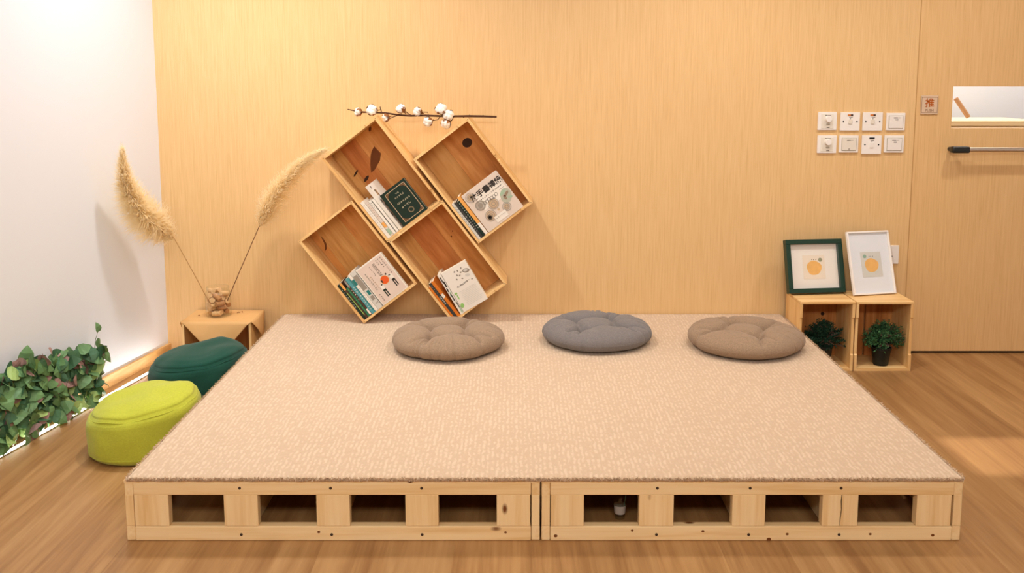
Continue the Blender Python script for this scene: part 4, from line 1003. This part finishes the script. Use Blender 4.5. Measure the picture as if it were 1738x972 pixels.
bm = B()
def kz(x, y): return .0022 + .0012 * noise.noise((x * 14, y * 14, 3)) + .0007 * noise.noise((x * 40, y * 40, 5))
nu, nv = 40, 28; G = {}
for i in range(nu + 1):
    for j in range(nv + 1):
        x = -hx + 2 * hx * i / nu; y = -hy_ + (2 * hy_ - .004) * j / nv; G[i, j] = bm.verts.new((x, y, kz(x, y)))
for i in range(nu):
    for j in range(nv): bm.faces.new((G[i, j], G[i + 1, j], G[i + 1, j + 1], G[i, j + 1]))
def flap(edge, tip_frac, tip_len, out, nrow=12, lo=0.0, hi=1.0, bulge=.01):
    """hanging triangle from a row of edge vertices, bulging along out"""
    e = edge; n = len(e) - 1; prev = e
    tipx = tip_frac
    base = [v.co.copy() for v in e]
    a = base[0].lerp(base[-1], lo); b = base[0].lerp(base[-1], hi); tip = a.lerp(b, tipx) + Vector((0, 0, -tip_len)) + out * .016
    for r in range(1, nrow + 1):
        f = r / nrow; row = []
        for k in range(n + 1):
            u = k / n; s0 = a.lerp(b, u); p = s0.lerp(tip, f)
            p = p + out * (.0016 + bulge * math.sin(math.pi * f) * (.5 + .5 * math.sin(3.1 * u + 1.0)) + .002 * noise.noise(p * 22))
            if r == nrow: p = tip + (b - a).normalized() * (u - .5) * .008 + out * .002
            row.append(bm.verts.new(p))
        for k in range(n): bm.faces.new((prev[k], prev[k + 1], row[k + 1], row[k]))
        prev = row
flap([G[i, 0] for i in range(nu + 1)], .54, .165, Vector((0, -1, 0)), lo=.02, hi=.98, bulge=.014)
flap([G[nu, j] for j in range(nv + 1)], .55, .12, Vector((1, 0, 0)), bulge=.010)
flap([G[0, nv - j] for j in range(nv + 1)], .62, .075, Vector((-1, 0, 0)), bulge=.016)
o = mk('paper_sheet', bm, M_KRAFT, root, 'all')
so = o.modifiers.new('thickness', 'SOLIDIFY'); so.thickness = .0005; so.offset = 0
KT = LZ + .0045
for (u, v, r1, lb) in ((338, 535.5, .3, 'tiny brown crumb on the kraft paper left of the jar'), (405, 530.5, 1.0, 'curled brown seed husk on the kraft paper right of the jar'), (411.5, 529, 2.0, 'small brown husk scrap farthest right on the kraft paper')):
    p = onZ(u, v, KT); bm = B(); L2 = .006 if u < 340 else .011
    tube(bm, [(-L2, 0, .0015), (0, .002, .0035), (L2, -.001, .0018)], [.001, .0022, .0008], 6)
    o = mk('seed_husk', bm, M_BRACT, None, True, (p.x, p.y, KT - .001)); o.rotation_euler = (0, 0, r1); tag(o, lb, 'husk')

jx, jy, jz = onZ(375.8, 531, KT).x, 4.318, LZ + .0036
JR, JH = .0585, .139
M_JAR = glass('jar_glass', (.97, .98, .96, 1), 1.0)
t = thing('glass_jar', 'clear glass jar full of corks on the kraft paper', 'jar', (jx, jy, jz))
bm = B(); lathe(bm, [(0, .0005), (.050, .0005), (.0565, .003), (JR, .012), (JR, .108), (.055, .115), (.0495, .119), (.0495, .124), (.0515, .126), (.0515, .136), (.0495, JH), (.0480, .137)], 48); mk('jar_wall', bm, M_JAR, t, True)
M_CORK = plain('cork', rgb(222, 180, 130), .85, .1, var=.25, vscale=120, bump=.4, bscale=260)
M_CORKD = plain('cork_stained', rgb(182, 132, 88), .85, .1, var=.3, vscale=120, bump=.4, bscale=260)
rr = random.Random(12); placed = []
def samp(p, d, l): return [p + d * (l * (k / 4 - .5)) for k in range(5)]
stems_keep = [(Vector((-.018, 0, .02)), Vector((-.022, 0, .14))), (Vector((.017, 0, .02)), Vector((.02, 0, .14)))]
stem_s = [a.lerp(b, k / 8) for a, b in stems_keep for k in range(9)]
CRr, CLn = .0116, .041
cork_me = {}
for mat in (M_CORK, M_CORKD):
    bm = B(); cyl(bm, (0, 0, -CLn / 2), (0, 0, CLn / 2), CRr, n=18)
    bmesh.ops.bevel(bm, geom=[e for e in bm.edges if abs(e.verts[0].co.z - e.verts[1].co.z) < 1e-5], offset=.0012, segments=1, affect='EDGES')
    me = bpy.data.meshes.new('cork'); bm.to_mesh(me); bm.free(); me.materials.append(mat); cork_me[mat] = me
for tries in range(90000):
    lay = tries // 6000
    a = rr.uniform(0, 2 * math.pi); rad = .046 * math.sqrt(rr.random()); z = .0175 + .0072 * lay + rr.uniform(-.002, .004)
    p = Vector((rad * math.cos(a), rad * math.sin(a), z))
    d = Vector((rr.uniform(-1, 1), rr.uniform(-1, 1), rr.uniform(-.9, .9))).normalized()
    S = samp(p, d, CLn - .002); ok = True
    for s_ in S:
        if math.hypot(s_.x, s_.y) > .0560 - CRr * (.55 + .45 * abs(d.z)) - .0006 or s_.z < .0022 + CRr or s_.z > .126 or (s_.z > .112 and math.hypot(s_.x, s_.y) > .040): ok = False; break
    if ok:
        for s_ in S:
            if any((s_ - q).length < CRr + .0006 for q in stem_s): ok = False; break
    if ok:
        for (S2) in placed:
            if min((u_ - v_).length for u_ in S for v_ in S2) < 2 * CRr * .86: ok = False; break
    if not ok: continue
    placed.append(S)
    mat = M_CORKD if rr.random() < .3 else M_CORK
    o = bpy.data.objects.new('cork', cork_me[mat]); COL.objects.link(o)
    o.matrix_world = Matrix.Translation(Vector((jx, jy, jz)) + p) @ d.to_track_quat('Z', 'Y').to_matrix().to_4x4()
    tag(o, 'wine cork lying among the others inside the glass jar', 'cork', 'corks filling the glass jar')

M_PLUME, nt, bs = new_mat('pampas_plume'); N = nt.nodes; L = nt.links
bs.inputs['Base Color'].default_value = rgb(255, 242, 212); bs.inputs['Roughness'].default_value = .9; bs.inputs['Specular IOR Level'].default_value = .1
tl = N.new('ShaderNodeBsdfTranslucent'); tl.inputs[0].default_value = rgb(255, 243, 214)
ms = N.new('ShaderNodeMixShader'); ms.inputs[0].default_value = .6; L.new(bs.outputs[0], ms.inputs[1]); L.new(tl.outputs[0], ms.inputs[2]); L.new(ms.outputs[0], N['Material Output'].inputs[0])
M_PSTEM = plain('pampas_stem', rgb(196, 150, 98), .7, .2); M_PSTEMD = plain('pampas_stem_dark', rgb(122, 84, 54), .7, .2)
def bez(pts, t):
    pts = list(pts)
    while len(pts) > 1: pts = [a.lerp(b, t) for a, b in zip(pts[:-1], pts[1:])]
    return pts[0]
def pampas(foot, neck, ctrl, tip, label, msm, width, seed, n=5200, droop=Vector((0, 0, -1))):
    rr = random.Random(seed)
    t = thing('pampas_grass', label, 'dried grass', foot, 'pampas stems in the cork jar')
    F = Vector(foot); nk, tp = neck - F, tip - F; cs = [c_ - F for c_ in ctrl]
    bm = B(); tube(bm, [Vector((0, 0, 0)), nk * .5 + Vector((0, 0, .004)), nk], [.0022, .0021, .0019], 8)
    A = [nk] + cs + [tp]
    tube(bm, [bez(A, k / 14) for k in range(0, 14)], [.0018 - .0001 * k for k in range(14)], 6); mk('stem', bm, msm, t, True)
    bm = B()
    for k in range(n):
        u = rr.random() ** .9; p = bez(A, u * .97); tg = (bez(A, min(1, u + .03)) - bez(A, max(0, u - .03))).normalized()
        prof = width * (min(1, .34 + u * 3.2) * (1 - u ** 1.5) ** .9 + .07)
        th = rr.uniform(0, 2 * math.pi); s1 = tg.cross(Vector((.3, 1, .2))).normalized(); s2 = tg.cross(s1)
        rd = s1 * math.cos(th) + s2 * math.sin(th)
        ln = rr.uniform(.035, .075) * (1 - .35 * u); sp = prof * math.sqrt(rr.random())
        fz = Vector((rr.uniform(-1, 1), rr.uniform(-1, 1), rr.uniform(-1, 1))) * ln * .28
        p0 = p + rd * sp * .22; p1 = p + rd * sp * .85 + tg * ln * .35 + droop * .002; p2 = p + rd * sp * 1.25 + tg * ln * .8 + fz + droop * ln * rr.uniform(.05, .45)
        wv = tg.cross(rd).normalized() * rr.uniform(.0007, .0016)
        a, b, c_, d2, e2 = bm.verts.new(p0 - wv), bm.verts.new(p0 + wv), bm.verts.new(p1 + wv), bm.verts.new(p1 - wv), bm.verts.new(p2)
        bm.faces.new((a, b, c_, d2)); bm.faces.new((d2, c_, e2))
    mk('plume', bm, M_PLUME, t)
    return t
ft = Vector((jx + .017, jy, jz + .012))
pampas(ft, onY(440, 384, 4.30), [onY(462, 330, 4.29), onY(500, 275, 4.27)], onY(552, 252, 4.20), 'pampas stem leaning right toward the wall crates', M_PSTEMD, .070, 21, n=5000)
ft = Vector((jx - .018, jy, jz + .012))
pampas(ft, onY(296, 405, 4.17), [onY(236, 366, 4.04), onY(208, 340, 3.94)], onY(207, 247, 3.90), 'pampas stem arching left in front of the white wall', M_PSTEM, .100, 22, n=6500)

# ------------------------------------------------------------------ ivy mat and light strip
M_IVY = plain('ivy_green', rgb(100, 138, 90), .5, .35, var=.5, vscale=18)
M_IVY2 = plain('ivy_dark_green', rgb(72, 112, 80), .5, .35, var=.4, vscale=18)
M_IVYL = plain('ivy_pale_and_lit', rgb(156, 184, 112), .5, .35, var=.35, vscale=18)
M_IVYB = plain('ivy_purple_brown', rgb(160, 128, 122), .6, .25, var=.35, vscale=18)
M_VINE = plain('vine_stem', rgb(86, 104, 58), .7, .2)
root = thing('ivy_mat', 'artificial ivy mat standing along the foot of the white wall', 'ivy', wl(.66, .05, 0))
O = root.location.copy()
leafs = {m: B() for m in (M_IVY, M_IVY2, M_IVYL, M_IVYB)}
rr = random.Random(31)
LEAF = [(0, 0), (.30, .02), (.47, .25), (.40, .55), (.20, .82), (0, 1.0)]
def leaf(bm, p, d, nrm, size, fold):
    d = d.normalized(); s = d.cross(nrm).normalized(); nrm = s.cross(d).normalized()
    mid = [bm.verts.new(p + d * size * z + nrm * size * (.10 * math.sin(math.pi * z) - .16 * z * z)) for _, z in LEAF]
    for sg in (-1, 1):
        ed = [bm.verts.new(p + d * size * z + s * sg * size * x + nrm * size * (x * fold - .16 * z * z)) for x, z in LEAF[1:-1]]
        fac = [mid[0], ed[0], mid[1]]; bm.faces.new(fac)
        for k in range(len(ed) - 1): bm.faces.new((mid[k + 1], ed[k], ed[k + 1], mid[k + 2]))
        bm.faces.new((mid[-2], ed[-1], mid[-1]))
up = Vector((0, 0, 1)); vine = B()
S0, S1 = .66, 2.6
for k in range(1700):
    s = S0 + (S1 - S0) * rr.random(); zt = .262 + .02 * math.sin(s * 7) + .02 * noise.noise((s * 6, 0, 0))
    z = zt * (rr.random() ** .8)
    if s - S0 < .05 and z > .2: z *= .9
    n = .035 + rr.random() * .055 + .010 * max(0, 1 - z / .12)
    p = wl(s + rr.uniform(-.015, .015), n, z + .012) - O
    out = N_W * rr.uniform(.4, 1.1) + E_W * rr.uniform(-.9, .7) + up * rr.uniform(-.2, .8)
    d = up * rr.uniform(-.9, .5) + E_W * rr.uniform(-.9, .9) + N_W * rr.uniform(.0, .5)
    size = rr.uniform(.034, .066); c_ = rr.random()
    m = M_IVYB if c_ < .13 else (M_IVYL if c_ < .20 or (z < .05 and c_ < .4) else (M_IVY2 if c_ < .50 else M_IVY))  # extra pale leaves near the floor carry the strip's light in their colour
    p.z = max(p.z, .035)
    leaf(leafs[m], p, d, out, size, rr.uniform(.05, .35))
for k in range(60):
    s = rr.uniform(S0, S1); a = wl(s, rr.uniform(.03, .06), 0.004) - O; b = a + up * rr.uniform(.12, .24) + E_W * rr.uniform(-.1, .1) + N_W * .02
    tube(vine, [a, a.lerp(b, .5) + N_W * .015, b], .0013, 5)
p = wl(S0 + .005, .06, .2) - O; q = wl(S0 - .015, .07, .295) - O
tube(vine, [p, p.lerp(q, .6) + E_W * .01, q], .0014, 5); leaf(leafs[M_IVY], q - up * .008, up + E_W * .15, N_W, .042, .2); leaf(leafs[M_IVY], p + up * .035 - E_W * .01, -E_W + up * .2, N_W, .045, .2)
for z in (.02, .10, .18):
    tube(vine, [wl(S0 + .02 + (S1 - S0 - .04) * k / 10, .032, z) - O for k in range(11)], .002, 5)
for m, nm in ((M_IVY, 'green_leaves'), (M_IVY2, 'dark_leaves'), (M_IVYL, 'pale_and_lit_leaves'), (M_IVYB, 'withered_leaves')): mk(nm, leafs[m], m, root)
mk('vines', vine, M_VINE, root)
a, b = onZ(279, 619, 0), onZ(0, 776, 0); dr_ = (b - a).normalized(); nr_ = Vector((-dr_.y, dr_.x, 0))
if nr_.x < 0: nr_ = -nr_
b = a + dr_ * 2.6; a = a - dr_ * .05
t = thing('light_strip', 'glowing white light strip on the floor along the white wall', 'light', a)
bm = B(); bb = b - a
prism(bm, [nr_ * -.008, nr_ * .008, bb + nr_ * .008, bb - nr_ * .008], (0, 0, .0045)); mk('channel', bm, M_STEEL, t)
bm = B(); z_ = Vector((0, 0, .0046))
prism(bm, [nr_ * -.006 + z_, nr_ * .006 + z_, bb + nr_ * .006 + z_, bb - nr_ * .006 + z_], (0, 0, .002)); mk('diffuser', bm, emis('strip_glow', (1, .95, .87, 1), 26.0), t)
